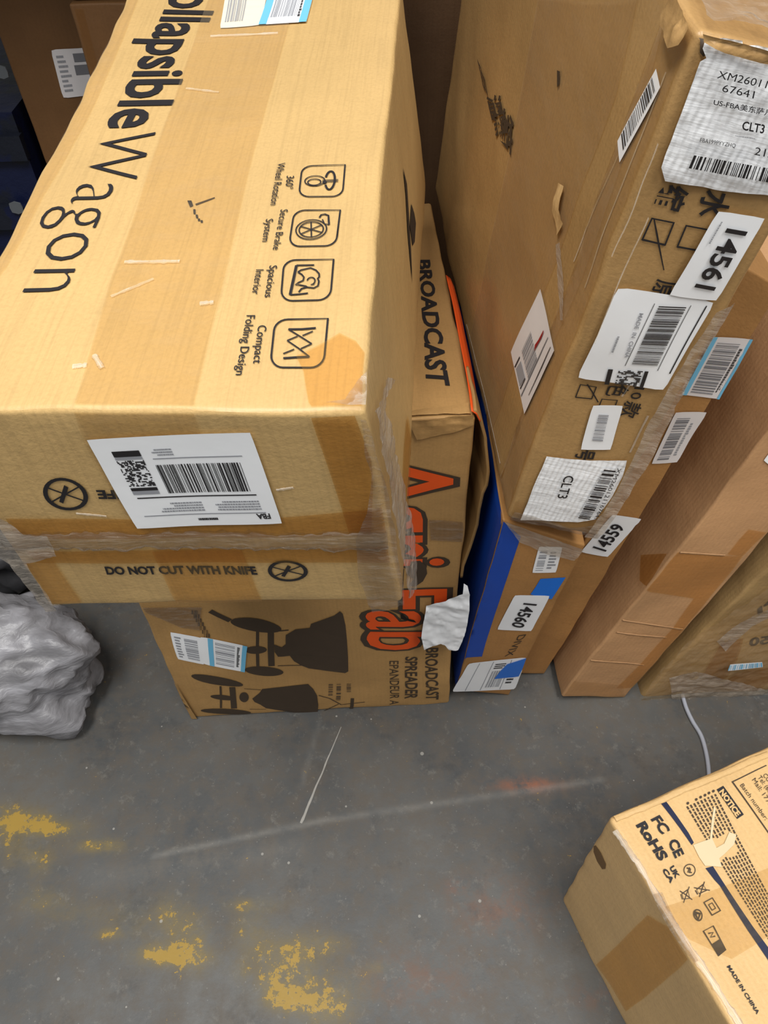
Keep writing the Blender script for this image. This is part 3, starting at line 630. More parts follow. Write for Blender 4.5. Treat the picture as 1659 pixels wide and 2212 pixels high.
a,f1=sticker(FB,'front',[(1012,1432),(1139,1419),(1112,1488),(976,1493)],WHITE,'shipping_label',.0016,'white shipping label at the bottom with blue tape')
Ink(f1).bars(.50,.12,.72,.66,33,24).done('barcode',GREYP,a); I=Ink(f1); I.rect(.44,.03,.45,.97); I.rect(.75,.03,.76,.97); I.rect(.2,.03,.21,.97); I.done('rule_lines',GREYP,a); Ink(f1).lines(.5,.72,.72,.9,3,5).lines(.8,.2,.95,.8,6,8).done('small_print',INK,a)
polypx(FB,'front',[E2(342,778),E2(440,748),E2(420,800),E2(402,842),E2(275,852),E2(305,815)],BLUET,'blue_tape',off=.0030)
cr(FB,'front',[(1088,1120),(1262,1182),(1240,1205),(1180,1190),(1120,1165)],.006,15,off=.002)

R=rot(.5,7,6); o=FB.c[(1,0,1)]+np.array([0,-.028,.012])
c8=hexa(R,o,.80,{(0,0,0):(1095,1120),(1,0,0):(1290,1160),(0,0,1):(1505,70),(1,0,1):(1872,150)},
   {(0,1,0):((944,361),(993,0)),(0,1,1):((944,361),(993,0))})
XM=Carton(c8,5.3,'tall_taped_carton','tall flat taped box leaning right, large wrinkled white label on its narrow front',CB_X,r=.006,amp=.006,fine=.0022,edge=.004)
L1=lambda x,y:(1400+x/6.405,y/6.405); L2=lambda x,y:(1300+x/4.62,250+y/4.62); L3=lambda x,y:(1200+x/3.614,600+y/3.614); L4=lambda x,y:(950+x/2.34,600+y/2.34); L5=lambda x,y:(850+x/2.05,y/2.05)
Xf=lambda t,p0,p1,h,h1=None,m=INK,b=.0,par=None,off=.002: textpx(XM,'front',t,p0,p1,h,h1,m,parent=par,bold=b,off=off)
# printed form on the cardboard: characters and tick boxes
Xf('缩',(1428,400),(1408,452),(56,8),b=.02,off=.001); Xf('水',(1519,408),(1500,464),(58,8),b=.02,off=.001); Xf('原',(1413,603),(1398,642),(48,4),b=.01,off=.001)
Xf('色',(1317,832),(1306,858),(42,4),b=.01,off=.001); Xf('10',(1372,838),(1361,864),(22,1),b=.01,off=.001); Xf('款',(1352,868),(1337,903),(34,6),b=.01,off=.001); Xf('号',(1248,975),(1241,994),(38,3),b=.02,off=.001)
def boxpx(q,w=.0022):
    fr=Frame(XM,'front',q); Ink(fr).stroke([(0,0),(1,0),(1,1),(0,1)],w,True).done('tick_box',INK,XM.root)
boxpx([L2(495,1045),L2(712,1078),L2(618,1298),L2(398,1255)]); boxpx([L2(835,1098),L2(1050,1125),L2(960,1335),L2(740,1308)])
boxpx([L3(205,845),L3(325,866),L3(290,960),L3(166,944)],.0018); boxpx([L3(370,962),L3(488,972),L3(455,1060),L3(335,1050)],.0018)
polypx(XM,'front',[L2(508,1045),L2(522,1045),L2(552,1200),L2(578,1380),L2(606,1545),L2(596,1548),L2(562,1380),L2(532,1200)],INK,'marker_stroke',off=.0014)
polypx(XM,'front',[L3(250,845),L3(262,842),L3(300,905),L3(345,985),L3(336,990),L3(288,905)],INK,'marker_stroke',off=.0014)
# tapes over the long edges
polypx(XM,'left',[(1505,72),(1095,1118),(1060,1085),(1300,500),(1400,200),(1445,0),(1476,0)],FILMC,'clear_tape',off=.0016)
polypx(XM,'left',[(1160,0),(1370,0),(1330,200),(1180,620),(1050,960),(1010,760),(1100,350)],FILMC,'clear_tape',off=.0012)
polypx(XM,'front',[(1095,1108),(1100,1080),(1300,1120),(1290,1158)],FILMC,'clear_tape',off=.0016)
# big wrinkled label
sh=crumple_sheet('shipping_label',XM,'front',[L1(830,490),L1(1270,560),L1(1300,590),L1(1659,650),(1720,112),(1712,420),(1640,413),(1560,408),(1500,400),L2(610,655),L2(590,590),L2(568,520),L2(600,420),L1(400,1640),L1(600,1100),L1(680,840),L1(765,790),L1(715,660),L1(745,560)],WHITEW,lambda a,b:0,amp=.004,seed=2,off=.0022,label='large wrinkled white shipping label',n=.006)
for t,p0,p1,h,b in (('XM26011',(1538,160),(1644,179),(6,-17),0),('67641',(1549,189),(1617,202),(4,-17),0),('US-FBA美东萨凡纳',(1530,219),(1672,243),(3,-13),.01),('CLT3',(1590,269),(1638,276),(4,-19),.02),('FBA199PYYZHQ',(1501,298),(1576,308),(2,-9),0),('21/30',(1617,321),(1684,332),(4,-17),0)):
    Xf(t,p0,p1,h,m=INK,b=b,par=sh,off=.0098)
f1=Frame(XM,'front',[(1489,327),(1706,356),(1697,385),(1478,355)],.0098); Ink(f1).bars(0,0,1,1,41,70).done('barcode',INK,sh)
f1=Frame(XM,'front',[(1577,281),(1642,289),(1641,292),(1576,284)],.0098); Ink(f1).lines(0,0,1,1,1,4,.6).done('small_print',GREYP,sh)
# number sticker
a,f1=sticker(XM,'front',[(1547,446),(1651,460),(1543,641),(1439,631)],WHITE,'number_sticker',.0062,'white sticker numbered 14561')
textpx(XM,'front','14561',(1567,480),(1494,609),(46,7),(44,7),m=INK,parent=a,bold=.022,off=.0074)
f2=Frame(XM,'front',[L2(1190,1005),L2(1020,1290),L2(990,1285),L2(1160,1000)],.0074); Ink(f2).lines(0,0,1,1,1,9,.5).done('small_print',GREYP,a)
# wide label under it
sh,f1=sticker(XM,'front',[(1329,617),(1541,644),(1432,838),(1248,815)],WHITE,'shipping_label',.0050,'white label with barcode reading downwards',.05)
f2=Frame(XM,'front',[L3(792,192),L3(1010,196),L3(790,660),L3(588,652)],.0058); Ink(f2).bars(0,0,1,1,51,90,False).done('barcode',GREYP,sh) if False else Ink(f2).bars(0,0,1,1,51,90,False).done('barcode',INK,sh)
f2=Frame(XM,'front',[L3(400,695),L3(765,707),L3(718,842),L3(372,818)],.0058); I=Ink(f2); I.rect(0.02,.0,.12,1); I.rect(.80,0,.88,1); I.dots(.24,0,.76,1,14,14,5); I.done('stacked_code',INK,sh)
for k,(p,q_,w) in enumerate([((755,178),(535,668),5),((1042,186),(790,700),5),((1160,188),(880,722),10)]):
    polypx(XM,'front',[L3(*p),L3(p[0]+w,p[1]),L3(q_[0]+w,q_[1]),L3(*q_)],INK,'rule_line',sh,off=.0058)
textpx(XM,'front','MADE  IN  CHINA',(1377,669),(1347,765),(9,1),m=GREYP,parent=sh,bold=.02,off=.0058)
f2=Frame(XM,'front',[L3(490,430),L3(430,600),L3(412,596),L3(470,428)],.0058); Ink(f2).lines(0,0,1,1,1,9,.8).done('small_print',GREYP,sh)
a,f1=sticker(XM,'front',[L3(298,1003),L3(532,1004),L3(430,1352),L3(198,1350)],WHITE,'sticker',.0030,'small white barcode sticker')
f2=Frame(XM,'front',[L3(345,1062),L3(422,1066),L3(370,1282),L3(288,1276)],.0038); Ink(f2).bars(0,0,1,1,61,34,False).done('barcode',GREYP,a)
sh=crumple_sheet('shipping_label',XM,'front',[L4(543,903),L4(640,915),L4(760,925),L4(850,926),L4(942,922),L4(925,1000),L4(870,1100),L4(790,1215),L4(700,1230),L4(540,1225),L4(402,1217),L4(470,1060)],WHITEW,lambda a,b:0,amp=.002,seed=12,off=.0022,label='ribbed white label reading CLT3',n=.006)
textpx(XM,'front','CLT3',(1221,1022),(1203,1070),(22,1),m=INK,parent=sh,bold=.01,off=.0056)
f2=Frame(XM,'front',[L4(832,952),L4(892,958),L4(758,1207),L4(700,1200)],.0056); Ink(f2).bars(0,0,1,1,71,50,False).done('barcode',INK,sh)
textpx(XM,'front','XM260121167641',(1333,1006),(1284,1114),(9,1),m=INK,parent=sh,bold=.0,off=.0056)
# labels on the broad side
a,f1=sticker(XM,'left',[(1421,151),(1431,194),(1344,356),(1338,307)],WHITE,'sticker',.0024,'slanted white barcode sticker',.02)
Ink(f1).bars(.08,.12,.80,.92,81,46,False).done('barcode',INK,a)
sh,f1=sticker(XM,'left',[(1172,619),(1207,757),(1139,895),(1112,758)],WHITED,'shipping_label',.0030,'diagonal white shipping label with a red pen mark',.01)
I=Ink(f1); I.bars(.28,.30,.74,.62,82,40); I.rect(.22,.655,.95,.668) if False else None; I.done('barcode',GREYP,sh)
def spx(pts,m,nm,off=.0038): polypx(XM,'left',pts,m,nm,sh,off=off)
Z5=lambda x,y:(1080+x/6.91,600+y/6.91)
spx([Z5(360,1160),Z5(368,1175),Z5(290,1330),Z5(280,1320)],INK,'rule_line'); spx([Z5(436,1485),Z5(440,1500),Z5(362,1655),Z5(355,1640)],INK,'rule_line')
spx([Z5(375,1230),Z5(432,1480),Z5(350,1610),Z5(300,1350)],GREYP,'stacked_code',.0036)
spx([Z5(785,870),Z5(788,885),Z5(650,1200),Z5(370,1770),Z5(368,1745),Z5(640,1190)],INKG,'rule_line'); spx([Z5(828,1020),Z5(832,1032),Z5(700,1330),Z5(490,1750),Z5(480,1755),Z5(692,1318)],INK,'rule_line')
spx([Z5(720,770),Z5(725,790),Z5(690,890),Z5(640,985),Z5(590,1080),Z5(600,990),Z5(650,915)],RED,'red_mark',.0044)
for t,p0,p1,h in (('品',(1058,150),(1090,225),(20,-12)),('温',(1062,205),(1076,262),(24,10)),('箱',(1078,255),(1092,310),(24,10)),('器',(1034,120),(1046,160),(14,-4))):
    pass
def chpx(t,q): Ink(Frame(XM,'left',q,.0016)).text(t,bold=.02).done('lettering',INKB,XM.root)
chpx('品',[(1050,160),(1062,215),(1046,178),(1034,122)]); chpx('溫',[(1082,205),(1092,258),(1068,262),(1056,205)]); chpx('濕',[(1092,235),(1100,300),(1078,300),(1068,240)]); chpx('箱',[(1110,255),(1106,342),(1086,310),(1090,248)])
cr(XM,'left',[(1212,392),(1222,400),(1215,450),(1222,480),(1208,505),(1200,450)],.006,27,off=.002,m=CB_G)
cr(XM,'left',[(1206,525),(1214,520),(1222,600),(1226,690),(1220,690),(1210,600)],.004,28,off=.002)
polypx(XM,'left',[(1200,155),(1206,158),(1205,185),(1200,192)],INKB,'tear',off=.002)
for a_,b_ in (((1265,620),(1440,160)),((1240,560),(1352,305)),((1290,740),(1400,480)),((1010,700),(1080,1000)),((1330,560),(1420,320))):
    seam(XM,'left',a_,b_,.0006,CREASE,'crease_glint',77,.3,40)
for a_,b_ in (((1345,860),(1440,700)),((1360,980),(1400,900))): seam(XM,'front',a_,b_,.0008,CREASE,'crease_glint',79,.3,24)
# crushed top corner and bag film
cr(XM,'top',[(1508,66),(1590,90),(1680,110),(1700,30),(1600,-40),(1500,-40),(1484,10)],.018,21,off=.003,n=.008)
cr(XM,'left',[(1505,75),(1478,0),(1460,-30),(1450,60),(1470,110),(1490,105)],.012,22,off=.003,m=CB_X)
cr(XM,'front',[(1508,68),(1860,148),(1850,180),(1560,110),(1512,85)],.010,23,off=.003,m=CB_X)
polypx(XM,'front',[L1(700,390),L1(850,370),L1(850,440),L1(740,560),L1(765,780),L1(740,800),L1(690,740),L1(690,560)],DARK if False else INKB,'tear',off=.0025)
cr(XM,'front',[(1541,660),(1582,640),(1510,760),(1440,905),(1380,1020),(1290,1158),(1262,1150),(1330,1050),(1400,900),(1460,790)],.007,24,off=.0065)
# film rolled around the long right edge
cr(XM,'front',[(1097,1120),(1290,1158),(1300,1130),(1230,1135),(1110,1100)],.006,25,off=.003)

R=rot(.5,5.5,5); o=onfloor((1150,1458))
c8=hexa(R,o,.62,{(0,0,0):(1116,1454),(1,0,0):(1176,1456),(0,0,1):(1580,560),(1,0,1):(1655+36,620)})
TC=Carton(c8,2.2,'thin_leaning_carton','thin brown box with a blue-striped barcode label, leaning behind the tall taped box',CB_C,r=.003,amp=.003,fine=.001)
a,f1=sticker(TC,'front',[L3(1232,458),L3(1542,470),L3(1275,955),L3(986,920)],WHITED,'sticker',.0020,'white barcode sticker with blue stripes',.02)
I=Ink(f1); I.rect(0,0,.12,1); I.rect(.93,0,1,1); I.done('blue_stripe',CYAN,a); Ink(f1).bars(.18,.06,.76,.92,91,60,False).done('barcode',INKG,a)
Ink(f1).lines(.80,.1,.9,.85,18,9,.8).done('small_print',INK,a)
a,f1=sticker(TC,'front',[L4(1192,684),L4(1350,681),L4(1203,935),L4(1073,942)],WHITED,'sticker',.0020,'white barcode sticker')
Ink(f1).bars(.15,.08,.58,.90,92,46,False).done('barcode',INKG,a); Ink(f1).lines(.68,.15,.8,.8,14,3,.7).done('small_print',GREYP,a)
a,f1=sticker(TC,'front',[L4(878,1194),L4(1024,1215),L4(852,1410),L4(712,1385)],WHITE,'number_sticker',.0020,'white sticker numbered 14559')
textpx(TC,'front','14559',L4(838,1378),L4(940,1252),(-29,-9),(-26,-8),m=INK,parent=a,bold=.022,off=.0030)
polypx(TC,'front',[L4(760,1385),L4(700,1395),L4(640,1490),L4(660,1500)],DARK,'gap_shadow') if False else None

R=rot(1.0,15.8,-1.5); o=onfloor((1350,1509))
c8=hexa(R,o,.55,{(0,0,0):(1208,1506),(1,0,0):(1350,1509),(0,0,1):(1790,772),(1,0,1):(2010,745)},{})
for k in c8: c8[k][2]=max(c8[k][2],.004)
PE=Carton(c8,9.4,'plain_leaning_carton','plain pinkish brown box with amber tape bands, leaning left of the film-wrapped box',CB_E,r=.005,amp=.006,fine=.0022,edge=.004)
E3=lambda x,y:(1350+x/5.369,1150+y/5.369)
tape(PE,'front',[E3(560,215),E3(1330,270),E3(1240,400),E3(1060,620),E3(1000,690),E3(770,740),E3(220,650),E3(290,545),E3(440,330)],TAPE)
tape(PE,'front',[E3(1330,270),E3(1620,0),E3(1400,-40),E3(1290,80),E3(1160,240)],TAPE)
tape(PE,'front',[E3(790,735),E3(1000,690),E3(670,1110),E3(100,1800),E3(-100,1800),E3(200,1490),E3(560,1070)],TAPE)
tape(PE,'left',[(1386,1197),(1440,1195),(1398,1265),(1384,1250)],TAPED)
for k,(a_,b_) in enumerate([((1345,1336),(1475,1352)),((1332,1362),(1440,1372)),((1276,1425),(1392,1432)),((1465,1190),(1560,1197))]):
    seam(PE,'front',a_,b_,.0013,CB_E,'crease',30+k,.3,30)
sticker(PE,'front',[(1646,994),(1672,962),(1680,990),(1662,1008)],WHITE,'sticker',.002,'corner of a white sticker')
polypx(PE,'front',[(1206,1500),(1232,1468),(1345,1478),(1352,1508)],FILMC,'clear_tape',off=.003)
R=rot(2,17,0); o=onfloor((1380,1502))
c8=hexa(R,o,.5,{(0,0,0):(1380,1503),(1,0,0):proj(np.array([.98,.765,.001])),(0,0,1):proj(np.array([.835,.80,.97])),(1,0,1):proj(np.array([1.26,.80,.94]))})
FW=Carton(c8,4.6,'film_wrapped_carton','box wrapped in wrinkled clear film, at right edge, grey cable coming from under it',CB_F,r=.008,amp=.008,fine=.003,edge=.006)
Ink(Frame(FW,'front',[E3(1850,830),E3(1500,985),E3(1530,900),E3(1880,740)],.0012)).text('PI',0,0,1,1,.02).done('lettering',INKB,FW.root) if False else None
textpx(FW,'front','PI',(1680,1300),(1636,1336),(-4,-13),m=INKB,bold=.02)
textpx(FW,'front','350',(1682,1388),(1616,1397),(2,-16),(4,-16),m=INKB,bold=.03)
cr(FW,'front',[(1378,1503),(1420,1440),(1480,1380),(1560,1330),(1700,1230),(1760,1200),(1790,1300),(1760,1524),(1500,1510)],.010,31,off=.004,n=.006,label='wrinkled clear film',m=FILMC)
cr(FW,'front',[(1440,1450),(1500,1436),(1560,1452),(1660,1480),(1700,1530),(1560,1512),(1450,1500)],.010,33,off=.007,n=.006)
cr(FW,'front',[(1540,1380),(1600,1340),(1700,1290),(1700,1310),(1620,1350),(1560,1400)],.006,34,off=.007,n=.006)
tape(FW,'front',[E3(900,1620),E3(1090,1290),E3(1360,1240),E3(1290,1480),E3(1190,1650),E3(1100,1700)],TAPED,off=.003)
tape(FW,'front',[E3(1130,1750),E3(1300,1600),E3(1800,1530),E3(1800,1640),E3(1480,1830)],TAPED,off=.003)
a,f1=sticker(FW,'front',[E3(1175,1440),E3(1560,1415),E3(1570,1470),E3(1150,1510)],WHITE,'security_seal',.018,'pale green glinting strip'); Ink(f1).bars(0,.1,1,.9,5,44).done('print',CYAN,a)
# ------------------------------------------------------------------ pale carton in the near right corner
ga=.3583; u=np.array([math.cos(ga),math.sin(ga),0]); v=np.array([-math.sin(ga),math.cos(ga),0]); G0=np.array([.3054,.3675,0]); gh=.421; gD=.46
c8={(i,j,k):G0+u*.55*i-v*gD*(1-j)+Z3*gh*k for i in (0,1) for j in (0,1) for k in (0,1)}
GP=Carton(c8,6.2,'notice_carton','pale cardboard box with a navy stripe and certification marks, alone on the floor, near corner',CB_G,r=.008,amp=.004,fine=.0015,edge=.004)
N1=lambda x,y:(1350+x/5.369,1600+y/5.37); N2=lambda x,y:(1350+x/5.369,1880+y/5.367); N3=lambda x,y:(1159+x/3.318,1600+y/3.318)
def gt(t,p0,p1,h,m=INK,b=.0,par=None,off=.0012,h1=None,lab=None): return textpx(GP,'top',t,p0,p1,h,h1,m,parent=par,bold=b,off=off,label=lab)
polypx(GP,'top',[N1(380,570),N1(450,555),N1(480,690),N1(740,1060),N1(800,1170),N1(775,1200),N1(640,1010),N1(420,715)],NAVY,'navy_stripe')
polypx(GP,'top',[N1(935,1465),N1(1020,1440),N1(1130,1611),N2(1480,640),N2(1659,890),N2(1659,1010),(1700,2100),(1690,2120),N2(1420,680),N2(1100,160),N1(1040,1600)],NAVY,'navy_stripe')
polypx(GP,'top',[N1(790,1200),N1(880,1165),N1(985,1130),N1(1010,900),N1(1030,760),N1(1052,780),N1(1040,900),N1(1010,1120),N1(1060,1230),N1(1150,1180),N1(1210,1050),N1(1290,1080),N1(1265,1190),N1(1150,1300),N1(1090,1350),N1(1120,1450),N1(1000,1440),N1(930,1440),N1(860,1340)],flat('bare_board',(206,190,154),.8,.04),'torn_patch',off=.0020,label='pale patch where the print is torn away')
gt('FC',N1(300,905),N1(430,1085),(19,-10),b=.04); gt('CE',N1(500,1170),N1(590,1360),(19,-10),b=.04)
gt('RoHS',N1(130,975),N1(410,1400),(19,-10),b=.05)
gt('UK',N1(520,1470),N1(600,1600),(9,-6),b=.05); gt('CA',N1(435,1500),N2(540,150),(9,-5),b=.05)
gt('NOTICE',N1(1085,590),N1(1290,880),(9,-7),m=CB_G,b=.05,off=.0022)
polypx(GP,'top',[N1(1060,560),N1(1135,515),N1(1375,850),N1(1300,900)],INK,'notice_panel',off=.0014)
gt('Batch number:',N1(1325,510),N1(1620,920),(8,-5),m=INKB); gt('Mail: 17784',N1(1465,450),N1(1700,800),(8,-6),m=INKB); gt('Tel: (86)0755',N1(1530,420),N1(1760,740),(8,-6),m=INKB); gt('CONTACT',N1(1590,395),N1(1800,660),(8,-6),m=INKB)
gt('MADE IN CHINA',N2(1185,1110),N2(1535,1680),(7,-4),b=.03)
def gframe(q): return Frame(GP,'top',q,.0010)
# frame line round the contact box
polypx(GP,'top',[N1(1228,465),N1(1630,272),N1(1640,280),N1(1238,476)],INKB,'rule_line'); polypx(GP,'top',[N1(1228,465),N1(1245,460),N1(1720,1130),N1(1710,1140)],INKB,'rule_line')
rd=random.Random(5)
f1=gframe([N1(1290,885),(1790,1925),(1700,2085),N1(690,770)])
f1=gframe([N1(1075,600),N2(1900,700),N2(1700,900),N1(690,770)])
I=Ink(f1)
for r in range(9):
    y=(r+.5)/9.6+.03; x=.0
    while x<.99:
        w=rd.uniform(.012,.03)
        if not (.26<x<.40 and y<.72): I.rect(x,y-.024,min(1,x+w),y+.024,1)
        x+=w+.007
I.done('fine_print',INKB,GP.root)
for k in range(7):
    p=[(728,718),(825,675),(875,648),(925,625),(970,600),(1020,578)][k] if k<6 else None
    if p: Ink(gframe([N1(p[0]+16,p[1]-20),N1(p[0]+22,p[1]+10),N1(p[0]-8,p[1]+22),N1(p[0]-16,p[1]-8)])).ell(.5,.5,.5,.5).done('bullet',INKB,GP.root)
def gicon(q,draw,name='mark_print'):
    I=Ink(gframe(q)); draw(I); I.done(name,INKB,GP.root)
# quads TL,TR,BR,BL in reading direction (text runs down the picture)
gicon([N1(790,1395),N1(845,1530),N1(720,1590),N1(660,1455)],lambda I:(I.ell(.5,.5,.46,.46,.0012),I.stroke([(.25,.35),(.45,.6),(.7,.4)],.002),I.stroke([(.3,.6),(.6,.3),(.75,.6)],.0016)))
def bin_(I): I.stroke([(.2,.75),(.3,.15),(.7,.15),(.8,.75)],.0012,True); I.stroke([(.05,.95),(.5,.5),(.95,.05)],.0012); I.stroke([(.95,.95),(.5,.5),(.05,.05)],.0012); I.rect(.3,.0,.7,.08)
gicon([N2(760,170),N2(800,340),N2(690,380),N2(640,230)],bin_); gicon([N2(930,110),N2(1000,220),N2(870,310),N2(800,190)],bin_)
gicon([N2(1020,300),N2(1120,455),N2(1020,515),N2(920,360)],lambda I:(I.stroke([(.03,.03),(.97,.03),(.97,.97),(.03,.97)],.0018,True),I.stroke([(.3,.3),(.7,.3),(.7,.7),(.3,.7)],.0014,True)))
gicon([N2(880,415),N2(935,545),N2(850,610),N2(775,470)],lambda I:(I.ell(.5,.5,.42,.42,.0016),I.stroke([(.2,.3),(.5,.75),(.8,.3),(.2,.3)],.0036)))
gicon([N2(1040,630),N2(1185,920),N2(1095,1000),N2(915,700)],lambda I:(I.stroke([(0,.05),(.96,.05),(.96,.95),(0,.95)],.0018,True),I.rect(.52,.08,.95,.92),I.stroke([(.15,.3),(.2,.7),(.3,.3),(.35,.7)],.0016)))
tape(GP,'top',[N3(1025,1340),N3(930,1190),N3(1180,1100),N3(1659,900),N3(1800,1300),N3(1400,1560),N3(1100,1420)],FILMC)
tape(GP,'left',[N3(800,1240),N3(960,1330),N3(1100,1560),N3(650,1940),N3(540,1750),N3(440,1600)],TAPE)
seam(GP,'top',N3(560,640),N3(1560,2180),.0026,CREASE,'film_wrap',8,.5,80)  # film roll in near-white, its glint put into the colour
cr(GP,'top',[N3(830,1110),N3(900,1090),N3(1010,1310),N3(1160,1580),N3(1130,1600),N3(960,1360)],.004,41,n=.006)
polypx(GP,'left',[N3(405,740),N3(430,745),N3(470,800),N3(505,880),N3(500,912),(1159+475/3.318,1600+915/3.318),N3(440,860),N3(415,790)],flat('stain',(112,86,56),.7,.1),'stain',off=.0009)
seam(GP,'top',(1329,1768),(1659,1627),.0028,CB_G,'crease',44,.3,40)
# ------------------------------------------------------------------ cable on the floor
def tube(name,pts,r,m,parent=None,K=8):
    P=[np.array(p,float) for p in pts]; Q=[]
    for i in range(len(P)-1):
        p0,p1,p2,p3=P[max(0,i-1)],P[i],P[i+1],P[min(len(P)-1,i+2)]
        for k in range(8):
            t=k/8; Q.append(.5*((2*p1)+(-p0+p2)*t+(2*p0-5*p1+4*p2-p3)*t*t+(-p0+3*p1-3*p2+p3)*t**3))
    Q.append(P[-1]); V=[]
    for i,q in enumerate(Q):
        t=Q[min(i+1,len(Q)-1)]-Q[max(0,i-1)]; t/=np.linalg.norm(t); a=np.cross(t,Z3); a/=np.linalg.norm(a); b=np.cross(a,t)
        for j in range(K): an=math.tau*j/K; V.append(q+a*math.cos(an)*r+b*math.sin(an)*r)
    F=[[i*K+j,i*K+(j+1)%K,(i+1)*K+(j+1)%K,(i+1)*K+j] for i in range(len(Q)-1) for j in range(K)]+[list(range(K))[::-1],[len(V)-K+j for j in range(K)]]
    return link_mesh(name,V,F,m,parent,None,True)
o=tube('cable',[onfloor(p,.0042) for p in ((1474,1500),(1482,1528),(1496,1558),(1514,1588),(1524,1620),(1530,1655),(1532,1690))],.0044,flat('cable_grey',(158,162,172),.35,.1))
tag(o,'thin silvery grey cable on the floor between the film-wrapped box and the pale box','cable')
# ------------------------------------------------------------------ things far left and behind
def plain_box(name,label,x0,x1,y0,y1,z0,z1,m,seed,yaw=0,cat='box',**k):
    c=np.array([x0,y0,z0]); R=Rz(r_(yaw)); c8={(i,j,q):c+R@np.array([(x1-x0)*i,(y1-y0)*j,(z1-z0)*q]) for i in (0,1) for j in (0,1) for q in (0,1)}
    return Carton(c8,seed,name,label,m,step=.03,cat=cat,**k)
nY=np.array([0,1.0,0])
xl=hit((50,222),np.array([0,1.62,0]),nY)[0]
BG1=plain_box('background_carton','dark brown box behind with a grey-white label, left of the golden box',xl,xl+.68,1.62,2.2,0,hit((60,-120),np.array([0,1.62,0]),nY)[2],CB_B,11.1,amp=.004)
a,f1=sticker(BG1,'front',[(112,109),(210,100),(233,200),(138,214)],WHITED,'shipping_label',.002,'pale label'); I=Ink(f1); I.rect(.45,.72,.85,.9); I.rect(.42,.45,.85,.66); I.done('print_block',INKG,a); Ink(f1).lines(.08,.1,.32,.9,8,3,.5).done('small_print',GREYP,a)
P2=hit((176,100),np.array([0,1.49,0]),nY); zt=hit((210,6),np.array([0,1.49,0]),nY)[2]
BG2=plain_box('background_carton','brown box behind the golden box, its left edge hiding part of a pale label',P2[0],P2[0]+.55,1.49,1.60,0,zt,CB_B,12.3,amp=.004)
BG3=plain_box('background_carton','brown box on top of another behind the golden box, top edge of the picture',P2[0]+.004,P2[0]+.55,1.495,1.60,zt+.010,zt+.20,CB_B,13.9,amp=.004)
tape(BG2,'front',[(160,8),(178,8),(214,150),(200,172)],TAPE)
xg=hit((925,120),np.array([0,1.5,0]),nY)[0]
BG4=plain_box('background_carton','dark backdrop box added to darken the gap between golden box and tall taped box',xg-.05,xg+.62,1.64,2.1,0,1.36,cardboard('cardboard_shadowed',(84,60,38)),14.2,amp=.004)  # added backdrop; its dark colour paints the shade inside the gap
m,nt,B,N,L=mat('dark_blue_plastic'); uv=texco(N,L,uv=False)
L.new(mixc(N,L,ramp(N,L,noise_n(N,L,uv,9,3),[(.55,(0,0,0)),(.6,(1,1,1))]),lin((16,24,56)),lin((24,28,40))),B.inputs['Base Color']); B.inputs['Roughness'].default_value=.4
bump(N,L,noise_n(N,L,uv,14,5),.6,.01,B); DKB=m
def crate():
    t=thing('storage_crate','dark navy plastic crate in shadow at the far left edge behind the golden box','crate',(xl-.36,1.75,0))
    bm=bmesh.new(); x0,x1,y0,y1,H=xl-.68,xl-.03,1.62,2.1,.92
    def bx(a,b,c,d,e,f):
        vs=[bm.verts.new((x,y,z)) for x in (a,b) for y in (c,d) for z in (e,f)]
        for q in ((0,1,3,2),(4,6,7,5),(0,4,5,1),(2,3,7,6),(0,2,6,4),(1,5,7,3)): bm.faces.new([vs[i] for i in q])
    bx(x0,x1,y0,y1,0,H)
    V=[tuple(q.co) for q in bm.verts]; F=[[q.index for q in f.verts] for f in (bm.verts.index_update() or bm.faces)]; bm.free()
    link_mesh('crate_body',V,F,DKB,t)
    for k in range(6):
        z=.08+k*.15
        V=[(x,y,zz) for x in (x0-.01,x1+.005) for y in (y0-.018,y0+.001) for zz in (z,z+.05)]
        link_mesh('rib',V,[(0,1,3,2),(4,6,7,5),(0,4,5,1),(2,3,7,6),(0,2,6,4),(1,5,7,3)],DKB,t)
    for (px_,py_,r) in ((4,155,.012),(36,448,.014)):
        c=hit((px_,py_),np.array([0,y0-.022,0]),nY); V=[c+np.array([r*math.cos(a*.785)*(1+.2*(a%2)),0,r*math.sin(a*.785)]) for a in range(8)]+[c+np.array([r*math.cos(a*.785),-.003,r*math.sin(a*.785)])*1 for a in range(8)]
        V=[c+np.array([r*math.cos(a*.785)*(1+.25*(a%2)),0,r*math.sin(a*.785)]) for a in range(8)]+[c+np.array([r*math.cos(a*.785)*(1+.25*(a%2)),-.003,r*math.sin(a*.785)]) for a in range(8)]
        link_mesh('paper_scrap',V,[list(range(8)),list(range(15,7,-1))]+[[a,8+a,8+(a+1)%8,(a+1)%8] for a in range(8)],flat('scrap_grey',(96,100,104),.7),t)
crate()
